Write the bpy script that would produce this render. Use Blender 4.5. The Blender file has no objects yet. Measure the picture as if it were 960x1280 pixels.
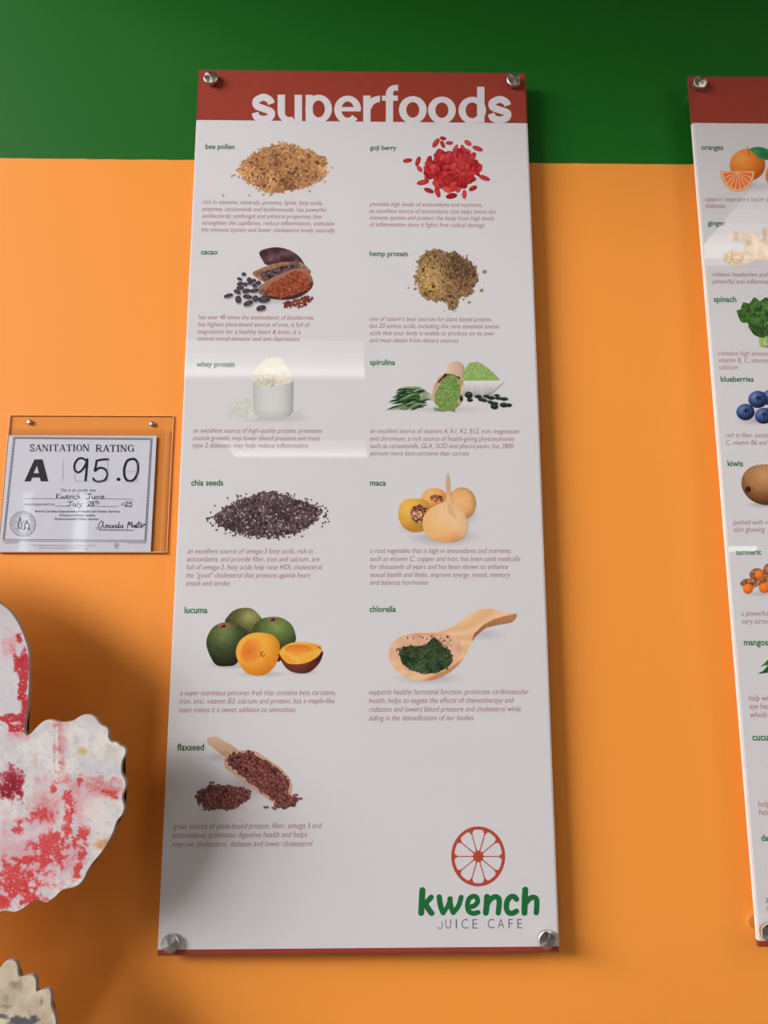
import bpy, bmesh, math, random
import numpy as np
from mathutils import Vector, noise
from mathutils.geometry import delaunay_2d_cdt

random.seed(7)
PI = math.pi
scene = bpy.context.scene
COL = scene.collection

# ------------------------------------------------------------------ camera
CAMZ = 1.55
F_PX, PITCH, YAW, ROLL, DIST = 900.0, 0.1661, 0.0162, -0.0014, 1.2214
_F = Vector((math.sin(YAW)*math.cos(PITCH), math.cos(YAW)*math.cos(PITCH), math.sin(PITCH)))
_R = Vector((math.cos(YAW), -math.sin(YAW), 0))
_U = _R.cross(_F)
R2 = _R*math.cos(ROLL) + _U*math.sin(ROLL)
U2 = -_R*math.sin(ROLL) + _U*math.cos(ROLL)
CAM = Vector((0, -DIST, CAMZ))
cd = bpy.data.cameras.new('camera')
cd.sensor_fit = 'VERTICAL'; cd.sensor_height = 36.0; cd.lens = 36.0*F_PX/1280.0
cd.clip_start = 0.02
cam = bpy.data.objects.new('camera', cd); COL.objects.link(cam)
from mathutils import Matrix
m = Matrix((R2, U2, -_F)).transposed().to_4x4(); m.translation = CAM
cam.matrix_world = m
scene.camera = cam

# ------------------------------------------------------------------ world, lights, exposure
scene.view_settings.view_transform = 'Standard'
scene.view_settings.look = 'None'
scene.view_settings.gamma = 1.0
scene.view_settings.exposure = 0.07
scene.view_settings.use_curve_mapping = False
w = bpy.data.worlds.new('daylight'); scene.world = w; w.use_nodes = True
bg = w.node_tree.nodes['Background']
bg.inputs['Color'].default_value = (1.0, 0.90, 0.84, 1); bg.inputs['Strength'].default_value = 0.03
TROFFER_L = 3.6
KEY_W = 1800.0

def area(name, loc, target, sx, sy, power, col):
    l = bpy.data.lights.new(name, 'AREA'); l.shape = 'RECTANGLE'; l.size = sx; l.size_y = sy
    l.energy = power; l.color = col
    o = bpy.data.objects.new(name, l); COL.objects.link(o); o.location = loc
    d = Vector(target)-Vector(loc)
    o.rotation_euler = d.to_track_quat('-Z', 'Y').to_euler()
    return o
# daylight through the shopfront glazing on the left
area('shopfront_daylight', (-9.2, -5.6, 5.5), (-0.1, 0, 1.4), 6.0, 3.4, KEY_W, (1.0, 0.966, 0.988))
area('shopfront_daylight_right', (3.4, -2.6, 2.6), (0.3, 0, 1.5), 1.6, 1.4, 18.0, (1.0, 0.97, 0.92))

# ------------------------------------------------------------------ colour helpers
def l1(c):
    c = c/255.0
    return c/12.92 if c <= 0.04045 else ((c+0.055)/1.055)**2.4
PRINT_K, HAZE = 1.22, 0.004
def ink(rgb):
    return tuple(min(0.92, max(0.0015, (l1(c)-HAZE)*PRINT_K)) for c in rgb)
def mix(a, b, t):
    t = max(0.0, min(1.0, t))
    return tuple(a[i]*(1-t)+b[i]*t for i in range(3))
def vary(c, s):
    d = random.uniform(-s, s)
    return tuple(max(0, min(255, x + d + random.uniform(-s, s)*0.25)) for x in c)
PAPER = (204, 201, 202)

# ------------------------------------------------------------------ materials
def mat(name, rgb=(0.8, 0.8, 0.8), rough=0.5, metal=0.0, spec=0.5, emit=None, estr=0.0):
    m = bpy.data.materials.new(name); m.use_nodes = True
    b = m.node_tree.nodes['Principled BSDF']
    b.inputs['Base Color'].default_value = (*rgb, 1)
    b.inputs['Roughness'].default_value = rough
    b.inputs['Metallic'].default_value = metal
    b.inputs['Specular IOR Level'].default_value = spec
    if emit:
        b.inputs['Emission Color'].default_value = (*emit, 1); b.inputs['Emission Strength'].default_value = estr
    return m
def nodes(m): return m.node_tree.nodes, m.node_tree.links, m.node_tree.nodes['Principled BSDF']

def print_mat(name, rough=0.6, spec=0.15):
    m = mat(name, rough=rough, spec=spec); n, l, b = nodes(m)
    a = n.new('ShaderNodeVertexColor'); a.layer_name = 'ink'
    l.new(a.outputs['Color'], b.inputs['Base Color'])
    return m
M_INK = print_mat('printed_ink')
M_PAPER = mat('white_print_film', (0.76, 0.745, 0.755), 0.6, spec=0.15)
n, l, b = nodes(M_PAPER)
tx = n.new('ShaderNodeTexNoise'); tx.inputs['Scale'].default_value = 5; tx.inputs['Detail'].default_value = 3
cr = n.new('ShaderNodeValToRGB'); cr.color_ramp.elements[0].color = (0.700, 0.685, 0.684, 1); cr.color_ramp.elements[1].color = (0.730, 0.722, 0.728, 1)
tc = n.new('ShaderNodeTexCoord'); l.new(tc.outputs['Object'], tx.inputs['Vector']); l.new(tx.outputs['Fac'], cr.inputs['Fac']); l.new(cr.outputs['Color'], b.inputs['Base Color'])

M_RED = mat('brick_red_print', ink((150, 60, 48)), 0.6, spec=0.15)
n, l, b = nodes(M_RED)
tx = n.new('ShaderNodeTexNoise'); tx.inputs['Scale'].default_value = 60; tx.inputs['Detail'].default_value = 4
cr = n.new('ShaderNodeValToRGB')
cr.color_ramp.elements[0].color = (*ink((138, 54, 42)), 1); cr.color_ramp.elements[1].color = (*ink((152, 62, 48)), 1)
tc = n.new('ShaderNodeTexCoord'); l.new(tc.outputs['Object'], tx.inputs['Vector']); l.new(tx.outputs['Fac'], cr.inputs['Fac']); l.new(cr.outputs['Color'], b.inputs['Base Color'])

M_TEXT = mat('brown_red_ink', ink((150, 64, 56)), 0.6, spec=0.15)
M_GREEN = mat('green_ink', ink((32, 104, 52)), 0.6, spec=0.15)
M_BLACK = mat('black_ink', ink((36, 36, 42)), 0.6, spec=0.15)
M_GREY = mat('grey_ink', ink((112, 112, 122)), 0.6, spec=0.15)
M_SLATE = mat('slate_ink', ink((70, 76, 92)), 0.6, spec=0.15)
M_EDGE = mat('frosted_acrylic_edge', (0.80, 0.74, 0.71), 0.35)
M_REDEDGE = mat('red_acrylic_edge', ink((128, 56, 44)), 0.3)

def glass_mat(name, ior=1.49, tint=(1, 1, 1), rough=0.015):
    m = bpy.data.materials.new(name); m.use_nodes = True
    n, l = m.node_tree.nodes, m.node_tree.links; n.clear()
    o = n.new('ShaderNodeOutputMaterial'); mx = n.new('ShaderNodeMixShader')
    t = n.new('ShaderNodeBsdfTransparent'); g = n.new('ShaderNodeBsdfGlossy'); f = n.new('ShaderNodeFresnel')
    nz = n.new('ShaderNodeTexNoise'); nz.inputs['Scale'].default_value = 4.0; bp = n.new('ShaderNodeBump')
    bp.inputs['Strength'].default_value = 0.03; bp.inputs['Distance'].default_value = 0.002
    nz.inputs['Detail'].default_value = 0.0; l.new(nz.outputs['Fac'], bp.inputs['Height']); l.new(bp.outputs['Normal'], g.inputs['Normal'])
    f.inputs['IOR'].default_value = ior; t.inputs['Color'].default_value = (*tint, 1); g.inputs['Roughness'].default_value = rough
    geo = n.new('ShaderNodeNewGeometry'); fm = n.new('ShaderNodeMath'); fm.operation = 'SUBTRACT'; fm.inputs[0].default_value = 1.0
    l.new(geo.outputs['Backfacing'], fm.inputs[1]); f2 = n.new('ShaderNodeMath'); f2.operation = 'MULTIPLY'
    l.new(f.outputs[0], f2.inputs[0]); l.new(fm.outputs[0], f2.inputs[1]); l.new(f2.outputs[0], mx.inputs[0]); l.new(t.outputs[0], mx.inputs[1]); l.new(g.outputs[0], mx.inputs[2]); l.new(mx.outputs[0], o.inputs[0])
    return m
M_ACR = glass_mat('clear_acrylic', 1.45)
M_ACR2 = glass_mat('clear_acrylic_holder', 1.49, (0.975, 0.975, 0.985), 0.05)

M_STEEL = mat('turned_stainless_steel', (0.66, 0.63, 0.58), 0.28, 1.0)
n, l, b = nodes(M_STEEL)
b.inputs['Anisotropic'].default_value = 0.9
tg = n.new('ShaderNodeTangent'); tg.direction_type = 'RADIAL'; tg.axis = 'Y'
l.new(tg.outputs[0], b.inputs['Tangent'])
M_BARREL = mat('standoff_barrel_steel', (0.62, 0.6, 0.56), 0.25, 1.0)
M_SCREW = mat('screw_steel', (0.42, 0.40, 0.36), 0.35, 1.0)

# ------------------------------------------------------------------ object helpers
def setp(o, label=None, cat=None, group=None, kind=None):
    if label: o['label'] = label
    if cat: o['category'] = cat
    if group: o['group'] = group
    if kind: o['kind'] = kind
    return o
def empty(name, loc, label, cat, group=None):
    o = bpy.data.objects.new(name, None); COL.objects.link(o); o.location = loc; o.empty_display_size = 0.05
    return setp(o, label, cat, group)
def link(name, me, mats, parent=None):
    o = bpy.data.objects.new(name, me); COL.objects.link(o)
    for m_ in (mats if isinstance(mats, (list, tuple)) else [mats]): me.materials.append(m_)
    if parent:
        o.parent = parent; o.matrix_parent_inverse = Matrix.Translation(-wloc(parent))
    return o
def wloc(o):
    v = Vector((0, 0, 0))
    while o: v += o.location; o = o.parent
    return v
def frombm(name, bm, mats, parent=None, smooth=False):
    me = bpy.data.meshes.new(name); bm.to_mesh(me); bm.free()
    if smooth: me.polygons.foreach_set('use_smooth', [True]*len(me.polygons))
    return link(name, me, mats, parent)
def box(name, x0, x1, y0, y1, z0, z1, mats, parent=None, bev=0.0):
    bm = bmesh.new(); bmesh.ops.create_cube(bm, size=1)
    for v in bm.verts:
        v.co = Vector((x0+(v.co.x+.5)*(x1-x0), y0+(v.co.y+.5)*(y1-y0), z0+(v.co.z+.5)*(z1-z0)))
    if bev: bmesh.ops.bevel(bm, geom=bm.edges[:], offset=bev, segments=2, affect='EDGES')
    return frombm(name, bm, mats, parent)

def at(px, py, y):
    """point of the vertical plane y = const seen at a photograph coordinate (used to measure the layout)"""
    d = _F + R2*((px-480)/F_PX) - U2*((py-640)/F_PX)
    t = (y-CAM.y)/d.y
    p = CAM + d*t
    return p.x, p.z

# ------------------------------------------------------------------ flat print painter
class Pic:
    """flat printed picture: coloured polygons laid on the print plane, in layers a few micrometres apart"""
    def __init__(s, y, org=(0, 0), sc=1.0):
        s.y = y; s.o = org; s.s = sc; s.V = []; s.Fa = []; s.C = []; s.k = 0
    def P(s, x, y): return (s.o[0]+x/s.s, s.o[1]+y/s.s)
    def _add(s, pts, faces, cols, dz, ramp=0):
        b_ = len(s.V)
        for i, p in enumerate(pts):
            d = dz+(ramp*(i % (len(pts)//2)) if ramp else 0)
            X, Z = at(p[0], p[1], s.y); s.V.append((X, s.y-d, Z))
        s.Fa += [tuple(i+b_ for i in f) for f in faces]; s.C += cols
    def layer(s): s.k += 1; return s.k*3e-6
    def poly(s, pts, col, dz=None):
        pts = [s.P(*p) for p in pts]
        dz = s.layer() if dz is None else dz
        r = delaunay_2d_cdt([Vector(p) for p in pts], [], [list(range(len(pts)))], 1, 1e-6)
        s._add([tuple(v) for v in r[0]], [tuple(f) for f in r[2]], [col]*len(r[0]), dz)
    def grain(s, x, y, a, b_, ang, col, dz, n=6, hi=None):
        x, y = s.P(x, y); a /= s.s; b_ /= s.s
        ca, sa = math.cos(ang), math.sin(ang); pts = []
        for i in range(n):
            t = 2*PI*i/n; u, v = a*math.cos(t), b_*math.sin(t)
            pts.append((x+u*ca-v*sa, y-(u*sa+v*ca)))
        if hi is None:
            s._add(pts, [tuple(range(n))], [col]*n, dz)
        else:
            pts.append((x-a*0.15, y-b_*0.25))
            s._add(pts, [(i, (i+1) % n, n) for i in range(n)], [col]*n+[hi], dz)
    def region(s, pts, fn, step=1.3, dz=None, smooth=True):
        """outline (zoom coordinates) filled with colour fn(x, y) in the same coordinates"""
        dz = s.layer() if dz is None else dz
        if smooth: pts = catmull(pts, True, 4)
        out = [s.P(*p) for p in pts]
        xs = [p[0] for p in out]; ys = [p[1] for p in out]
        P_ = list(out); y = min(ys)+step*.5; row = 0
        while y < max(ys):
            x = min(xs)+step*(.5 if row % 2 else .25)
            while x < max(xs):
                if inside(x, y, out): P_.append((x, y))
                x += step
            y += step*.87; row += 1
        n_ = len(out)
        r = delaunay_2d_cdt([Vector(p) for p in P_], [], [list(range(n_))], 1, 1e-6)
        pv = [tuple(v) for v in r[0]]
        cols = [fn((p[0]-s.o[0])*s.s, (p[1]-s.o[1])*s.s) for p in pv]
        s._add(pv, [tuple(f) for f in r[2]], cols, dz)
    def strip(s, L, R_, col, dz=None, close=False):
        dz = s.layer() if dz is None else dz
        n_ = len(L); pts = [s.P(*p) for p in L]+[s.P(*p) for p in R_]
        fs = [(i, i+1, n_+i+1, n_+i) for i in range(n_-1)]
        if close: fs.append((n_-1, 0, n_, 2*n_-1))
        s._add(pts, fs, [col]*(2*n_), dz, 0 if close else 3e-7); s.k += n_//8
    def stroke(s, pts, w_, col=(0, 0, 0), curve=True, cap=True, dz=None, closed=False):
        dz = s.layer() if dz is None else dz
        if curve and len(pts) > 2: pts = catmull(pts, closed, 6)
        if closed: pts = pts+[pts[0]]
        wf = w_ if callable(w_) else (lambda t: w_)
        L, R_ = [], []; N = len(pts)
        for i, p in enumerate(pts):
            a = pts[max(0, i-1)]; b_ = pts[min(N-1, i+1)]
            if closed and i in (0, N-1): a = pts[-2]; b_ = pts[1]
            dx, dy = b_[0]-a[0], b_[1]-a[1]; ln = math.hypot(dx, dy) or 1
            h = wf(i/max(1, N-1))/2
            L.append((p[0]-dy/ln*h, p[1]+dx/ln*h)); R_.append((p[0]+dy/ln*h, p[1]-dx/ln*h))
        s.strip(L, R_, col, dz)
        if cap:
            for t, p in ((0, pts[0]), (1, pts[-1])):
                s.grain(p[0], p[1], wf(t)/2, wf(t)/2, 0, col, s.layer(), 14)
    def ring(s, cx, cy, ro, ri, a0, a1, col, n_=40, dz=None):
        L, R_ = [], []
        for i in range(n_+1):
            t = math.radians(a0+(a1-a0)*i/n_)
            L.append((cx+ro[0]*math.cos(t), cy-ro[1]*math.sin(t))); R_.append((cx+ri[0]*math.cos(t), cy-ri[1]*math.sin(t)))
        s.strip(L, R_, col, dz)
    def heap(s, pts, n_, a, b_, cfn, sides=6, under=None, jit=0.5, hi=0):
        """heap of grains inside an outline, each grain a polygon of its own"""
        if under:
            mx_ = sum(q[0] for q in pts)/len(pts); my_ = sum(q[1] for q in pts)/len(pts)
            s.region([(mx_+(q[0]-mx_)*.95, my_+(q[1]-my_)*.95) for q in pts], lambda x, y: under, 3)
        zb = s.layer(); xs = [p[0] for p in pts]; ys = [p[1] for p in pts]; k = 0
        order = []
        while k < n_:
            x, y = random.uniform(min(xs), max(xs)), random.uniform(min(ys), max(ys))
            if inside(x, y, pts): order.append((x, y)); k += 1
        for x, y in order:
            x += random.gauss(0, a*.6); y += random.gauss(0, a*.45)
            q = random.uniform(1-jit*.5, 1+jit*.5)
            c = cfn(x, y); h = tuple(min(255, v+hi) for v in c) if hi else None
            s.grain(x, y, a*q, b_*q*random.uniform(.8, 1.1), random.uniform(0, PI), c, zb+random.uniform(0, 4e-5), sides, h)
        s.k += 15
    def build(s, name, parent, mat_=None, conv=ink):
        me = bpy.data.meshes.new(name); me.from_pydata(s.V, [], s.Fa)
        at_ = me.color_attributes.new('ink', 'FLOAT_COLOR', 'POINT')
        buf = np.ones((len(s.V), 4), dtype=np.float32)
        cache = {}
        for i, c in enumerate(s.C):
            if c not in cache: cache[c] = conv(c)
            buf[i, :3] = cache[c]
        at_.data.foreach_set('color', buf.ravel())
        # make all faces look at the room
        bm = bmesh.new(); bm.from_mesh(me)
        for f in bm.faces:
            f.normal_update()
            if f.normal.y > 0: f.normal_flip()
        bm.to_mesh(me); bm.free()
        return link(name, me, mat_ or M_INK, parent)

def catmull(P, closed, sub):
    n_ = len(P); out = []
    rng = range(n_) if closed else range(n_-1)
    for i in rng:
        if closed: p0, p1, p2, p3 = P[(i-1) % n_], P[i], P[(i+1) % n_], P[(i+2) % n_]
        else: p0, p1, p2, p3 = P[max(i-1, 0)], P[i], P[i+1], P[min(i+2, n_-1)]
        for k in range(sub):
            t = k/sub
            out.append(tuple(0.5*(2*p1[j]+(p2[j]-p0[j])*t+(2*p0[j]-5*p1[j]+4*p2[j]-p3[j])*t*t+(3*p1[j]-p0[j]-3*p2[j]+p3[j])*t**3) for j in (0, 1)))
    if not closed: out.append(tuple(P[-1]))
    return out
def inside(x, y, P):
    c = False; j = len(P)-1
    for i in range(len(P)):
        if (P[i][1] > y) != (P[j][1] > y) and x < (P[j][0]-P[i][0])*(y-P[i][1])/(P[j][1]-P[i][1])+P[i][0]: c = not c
        j = i
    return c
def nz(x, y, f, seed=0.0): return noise.noise(Vector((x*f, y*f, seed)))
def fbm(x, y, f, seed=0.0, o=4): return noise.fractal(Vector((x*f, y*f, seed)), 1.0, 2.0, o)
def ell(cx, cy, rx, ry, n_=20, ang=0.0):
    ca, sa = math.cos(ang), math.sin(ang)
    return [(cx+rx*math.cos(2*PI*i/n_)*ca-ry*math.sin(2*PI*i/n_)*sa, cy-(rx*math.cos(2*PI*i/n_)*sa+ry*math.sin(2*PI*i/n_)*ca)) for i in range(n_)]
def ball(cx, cy, rx, ry, base, lit, dark, tex=6, f=.03, lx=-.35, ly=-.4):
    """colour of a printed picture of a round fruit"""
    def fn(x, y):
        u, v = (x-cx)/rx, (y-cy)/ry
        d = math.hypot(u-lx, v-ly); c = mix(lit, base, d/0.75); c = mix(c, dark, (d-0.7)/0.75)
        g = fbm(x, y, f, cx)*tex
        return tuple(max(0, min(255, q+g)) for q in c)
    return fn
def soft_shadow(p, cx, cy, rx, ry, depth=40, col=None):
    d = col or tuple(q-depth for q in PAPER)
    p.region(ell(cx, cy, rx, ry, 24), lambda x, y: mix(d, PAPER, (math.hypot((x-cx)/rx, (y-cy)/ry))**1.0), 1.5, smooth=False)

# ------------------------------------------------------------------ text
_tc = {}
def text_verts(body, bold=0.0, shear=0.0):
    k = (body, bold, shear)
    if k in _tc: return _tc[k]
    cu = bpy.data.curves.new('t', 'FONT'); cu.body = body; cu.size = 1.0; cu.shear = shear; cu.offset = bold; cu.resolution_u = 3
    cu.fill_mode = 'FRONT'; cu.dimensions = '2D'
    o = bpy.data.objects.new('t', cu); COL.objects.link(o)
    dg = bpy.context.evaluated_depsgraph_get(); dg.update()
    me = bpy.data.meshes.new_from_object(o.evaluated_get(dg))
    V = [(v.co.x, v.co.y) for v in me.vertices]; Fc = [tuple(p.vertices) for p in me.polygons]
    bpy.data.objects.remove(o); bpy.data.curves.remove(cu); bpy.data.meshes.remove(me)
    _tc[k] = (V, Fc); return _tc[k]
def text_block(name, lines, y, parent, mat_, bold=0.0, shear=0.0, tall=1.0, sp=1.0):
    """lines: (text, x0, x1, baseline_y[, full_text]) in photograph coordinates on the plane y"""
    AV, AF = [], []; fits = []
    for ln in lines:
        V, Fc = text_verts(ln[0], bold, shear)
        X0, Z0 = at(ln[1], ln[3], y); X1, _ = at(ln[2], ln[3], y)
        mn, mx = min(v[0] for v in V), max(v[0] for v in V)
        fits.append((X0, Z0, mn, (X1-X0)/(mx-mn)))
    sz = sorted(f[3] for f in fits)[len(fits)//2]*tall
    for ln, (X0, Z0, mn, sx) in zip(lines, fits):
        V, Fc = text_verts(ln[4] if len(ln) > 4 else ln[0], bold, shear)
        b_ = len(AV)
        AV += [(X0+(v[0]-mn)*sx, y, Z0+v[1]*sz) for v in V]; AF += [tuple(i+b_ for i in f) for f in Fc]
    me = bpy.data.meshes.new(name); me.from_pydata(AV, [], AF)
    bm = bmesh.new(); bm.from_mesh(me)
    for f in bm.faces:
        f.normal_update()
        if f.normal.y > 0: f.normal_flip()
    bm.to_mesh(me); bm.free()
    return link(name, me, mat_, parent)

# ------------------------------------------------------------------ the room
def wall_material():
    m = mat('painted_wall', rough=0.55, spec=0.2); n, l, b = nodes(m)
    tc = n.new('ShaderNodeTexCoord'); sx = n.new('ShaderNodeSeparateXYZ'); l.new(tc.outputs['Object'], sx.inputs[0])
    n1 = n.new('ShaderNodeTexNoise'); n1.inputs['Scale'].default_value = 14; n1.inputs['Detail'].default_value = 3
    l.new(tc.outputs['Object'], n1.inputs['Vector'])
    mul = n.new('ShaderNodeMath'); mul.operation = 'MULTIPLY_ADD'; mul.inputs[1].default_value = 0.0035
    l.new(n1.outputs['Fac'], mul.inputs[0]); l.new(sx.outputs['Z'], mul.inputs[2])
    ramp = n.new('ShaderNodeMapRange'); ramp.inputs['From Min'].default_value = PAINT_Z+.0012; ramp.inputs['From Max'].default_value = PAINT_Z+.0024
    l.new(mul.outputs[0], ramp.inputs['Value'])
    # soft unevenness of the two paints
    n2 = n.new('ShaderNodeTexNoise'); n2.inputs['Scale'].default_value = 3.0; n2.inputs['Detail'].default_value = 4; l.new(tc.outputs['Object'], n2.inputs['Vector'])
    o = n.new('ShaderNodeMix'); o.data_type = 'RGBA'; o.inputs['A'].default_value = (*ORANGE_A, 1); o.inputs['B'].default_value = (*ORANGE_B, 1)
    g = n.new('ShaderNodeMix'); g.data_type = 'RGBA'; g.inputs['A'].default_value = (*GREEN_A, 1); g.inputs['B'].default_value = (*GREEN_B, 1)
    l.new(n2.outputs['Fac'], o.inputs['Factor']); l.new(n2.outputs['Fac'], g.inputs['Factor'])
    mx = n.new('ShaderNodeMix'); mx.data_type = 'RGBA'
    l.new(ramp.outputs[0], mx.inputs['Factor']); l.new(o.outputs['Result'], mx.inputs['A']); l.new(g.outputs['Result'], mx.inputs['B'])
    l.new(mx.outputs['Result'], b.inputs['Base Color'])
    n3 = n.new('ShaderNodeTexNoise'); n3.inputs['Scale'].default_value = 260; n3.inputs['Detail'].default_value = 3; l.new(tc.outputs['Object'], n3.inputs['Vector'])
    bp = n.new('ShaderNodeBump'); bp.inputs['Strength'].default_value = 0.12; bp.inputs['Distance'].default_value = 0.001
    l.new(n3.outputs['Fac'], bp.inputs['Height']); l.new(bp.outputs['Normal'], b.inputs['Normal'])
    return m
PAINT_Z = CAMZ+0.8699
ORANGE_A = (0.93, 0.330, 0.052); ORANGE_B = (0.90, 0.315, 0.044)
GREEN_A = (0.0068, 0.128, 0.0078); GREEN_B = (0.0062, 0.115, 0.0072)
CEIL = CAMZ+1.6
wb = box('wall_back', -3.2, 3.8, 0, 0.15, 0, CEIL, wall_material()); setp(wb, kind='structure')
M_FLOOR = mat('grey_floor_tile', (0.33, 0.31, 0.29), 0.5)
n, l, b = nodes(M_FLOOR); br = n.new('ShaderNodeTexNoise'); br.inputs['Scale'].default_value = 9
cr = n.new('ShaderNodeValToRGB'); cr.color_ramp.elements[0].color = (0.13, 0.12, 0.11, 1); cr.color_ramp.elements[1].color = (0.20, 0.19, 0.17, 1)
l.new(br.outputs['Fac'], cr.inputs['Fac']); l.new(cr.outputs['Color'], b.inputs['Base Color'])
setp(box('floor', -3.2, 3.8, -7.5, 0.15, -0.1, 0, M_FLOOR), kind='structure')
M_CEIL = mat('white_ceiling', (0.45, 0.44, 0.42), 0.9)
setp(box('ceiling', -1.32, 3.8, -7.5, 0.15, CEIL, CEIL+0.1, M_CEIL), kind='structure')
M_BASE = mat('dark_baseboard', (0.06, 0.05, 0.045), 0.5)
setp(box('baseboard_back', -3.2, 3.8, -0.012, 0, 0, 0.1, M_BASE, bev=0.003), kind='structure')

# recessed ceiling lights, 0.6 x 1.2 m (mirrored in the acrylic of the posters)
M_LENS = bpy.data.materials.new('lit_lens'); M_LENS.use_nodes = True
n, l = M_LENS.node_tree.nodes, M_LENS.node_tree.links
bs = n['Principled BSDF']; bs.inputs['Base Color'].default_value = (0.8, 0.8, 0.8, 1)
bs.inputs['Emission Color'].default_value = (1.0, 0.975, 0.90, 1); bs.inputs['Emission Strength'].default_value = TROFFER_L*2.1
def lit(name, k):
    m_ = bpy.data.materials.new(name); m_.use_nodes = True; q = m_.node_tree.nodes['Principled BSDF']
    q.inputs['Emission Color'].default_value = (1.0, 0.975, 0.91, 1); q.inputs['Emission Strength'].default_value = TROFFER_L*k
    return m_
M_RIB = [lit('lit_reflector', .55), lit('lit_reflector', .8), lit('lit_reflector', 1.1), lit('lit_lens', 1.5), lit('lit_lens', 1.9), lit('lit_reflector', .9)]
M_TRAY = mat('white_light_housing', (0.75, 0.74, 0.72), 0.4)
def troffer(x0, y0, label):
    t = empty('ceiling_light', (x0+.61, y0-.3, CEIL), label, 'ceiling light', 'recessed ceiling lights')
    x1, y1 = x0+1.22, y0-0.61          # y1 further from the wall
    for a in ((x0-.02, x1+.02, y0, y0+.02), (x0-.02, x1+.02, y1-.02, y1), (x0-.02, x0, y1, y0), (x1, x1+.02, y1, y0)):
        box('frame', a[0], a[1], a[2], a[3], CEIL-.006, CEIL, M_TRAY, t)
    # three lens strips: dim reflector, bright lens, dim reflector
    def strip(nm, ya, yb, mt):
        box(nm, x0, x1, min(ya, yb), max(ya, yb), CEIL-.004, CEIL, mt, t)
    ys_ = (0, .18, .28, .36, .43, .55, .61)
    for k in range(6): strip('lens' if k in (3, 4) else 'reflector', y0-ys_[k], y0-ys_[k+1], M_RIB[k])
    return t
troffer(-1.27, -2.63, 'lit recessed light in the middle row of the ceiling, left of centre')
troffer(-1.27, -4.74, 'lit recessed light in the far row of the ceiling, left of centre')
troffer(1.38, -1.17, 'lit recessed light nearest the painted wall, right of centre')
def mirrored(px, py, Y):
    X, Z = at(px, py, -0.0358); d = Vector((X, -0.0358, Z))-CAM; t = (Y+0.0358)/(-d.y); return X+d.x*t, Z+d.z*t
(ax, az), (bx_, bz) = mirrored(911, 683, -5.0), mirrored(945, 689.5, -5.0)
pl = empty('pendant_light', ((ax+bx_)/2, -5.0, CEIL), 'slim lit pendant bar hanging behind the camera on the right', 'pendant light')
box('lit_bar', ax, bx_, -5.04, -4.96, min(az, bz), max(az, bz), M_LENS, pl, bev=.01)
for q in (ax+.03, bx_-.03): box('hanging_rod', q-.003, q+.003, -5.003, -4.997, max(az, bz), CEIL, M_TRAY, pl)
# glazed partition far behind the camera on the left: its two lit slits mirror in the certificate holder
M_DAY = mat('daylit_glass', (0.6, 0.7, 0.8), 0.2, emit=(0.80, 0.90, 1.0), estr=7.0)
M_PART = mat('partition_paint', (0.5, 0.47, 0.42), 0.8)
setp(box('wall_front', -3.2, -2.61, -5.1, -5.0, 0, CEIL, M_PART), kind='structure')
wn = setp(box('window_1', -2.60, -2.47, -5.06, -5.04, 0.3, 2.75, M_DAY), kind='structure')
box('window_frame', -2.61, -2.60, -5.08, -5.0, 0, CEIL, M_BASE, wn); box('window_frame', -2.47, -2.455, -5.08, -5.0, 0, CEIL, M_BASE, wn)
box('window_frame', -2.60, -2.47, -5.08, -5.0, 2.75, CEIL, M_BASE, wn); box('window_frame', -2.60, -2.47, -5.08, -5.0, 0.0, 0.3, M_BASE, wn)

w2 = setp(box('window_2', -3.02, -2.95, -4.99, -4.97, 0.3, 2.75, M_DAY), kind='structure')
for a in ((-3.03, -3.02), (-2.95, -2.94)): box('window_frame', a[0], a[1], -5.0, -4.96, 0.3, 2.76, M_BASE, w2)

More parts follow.
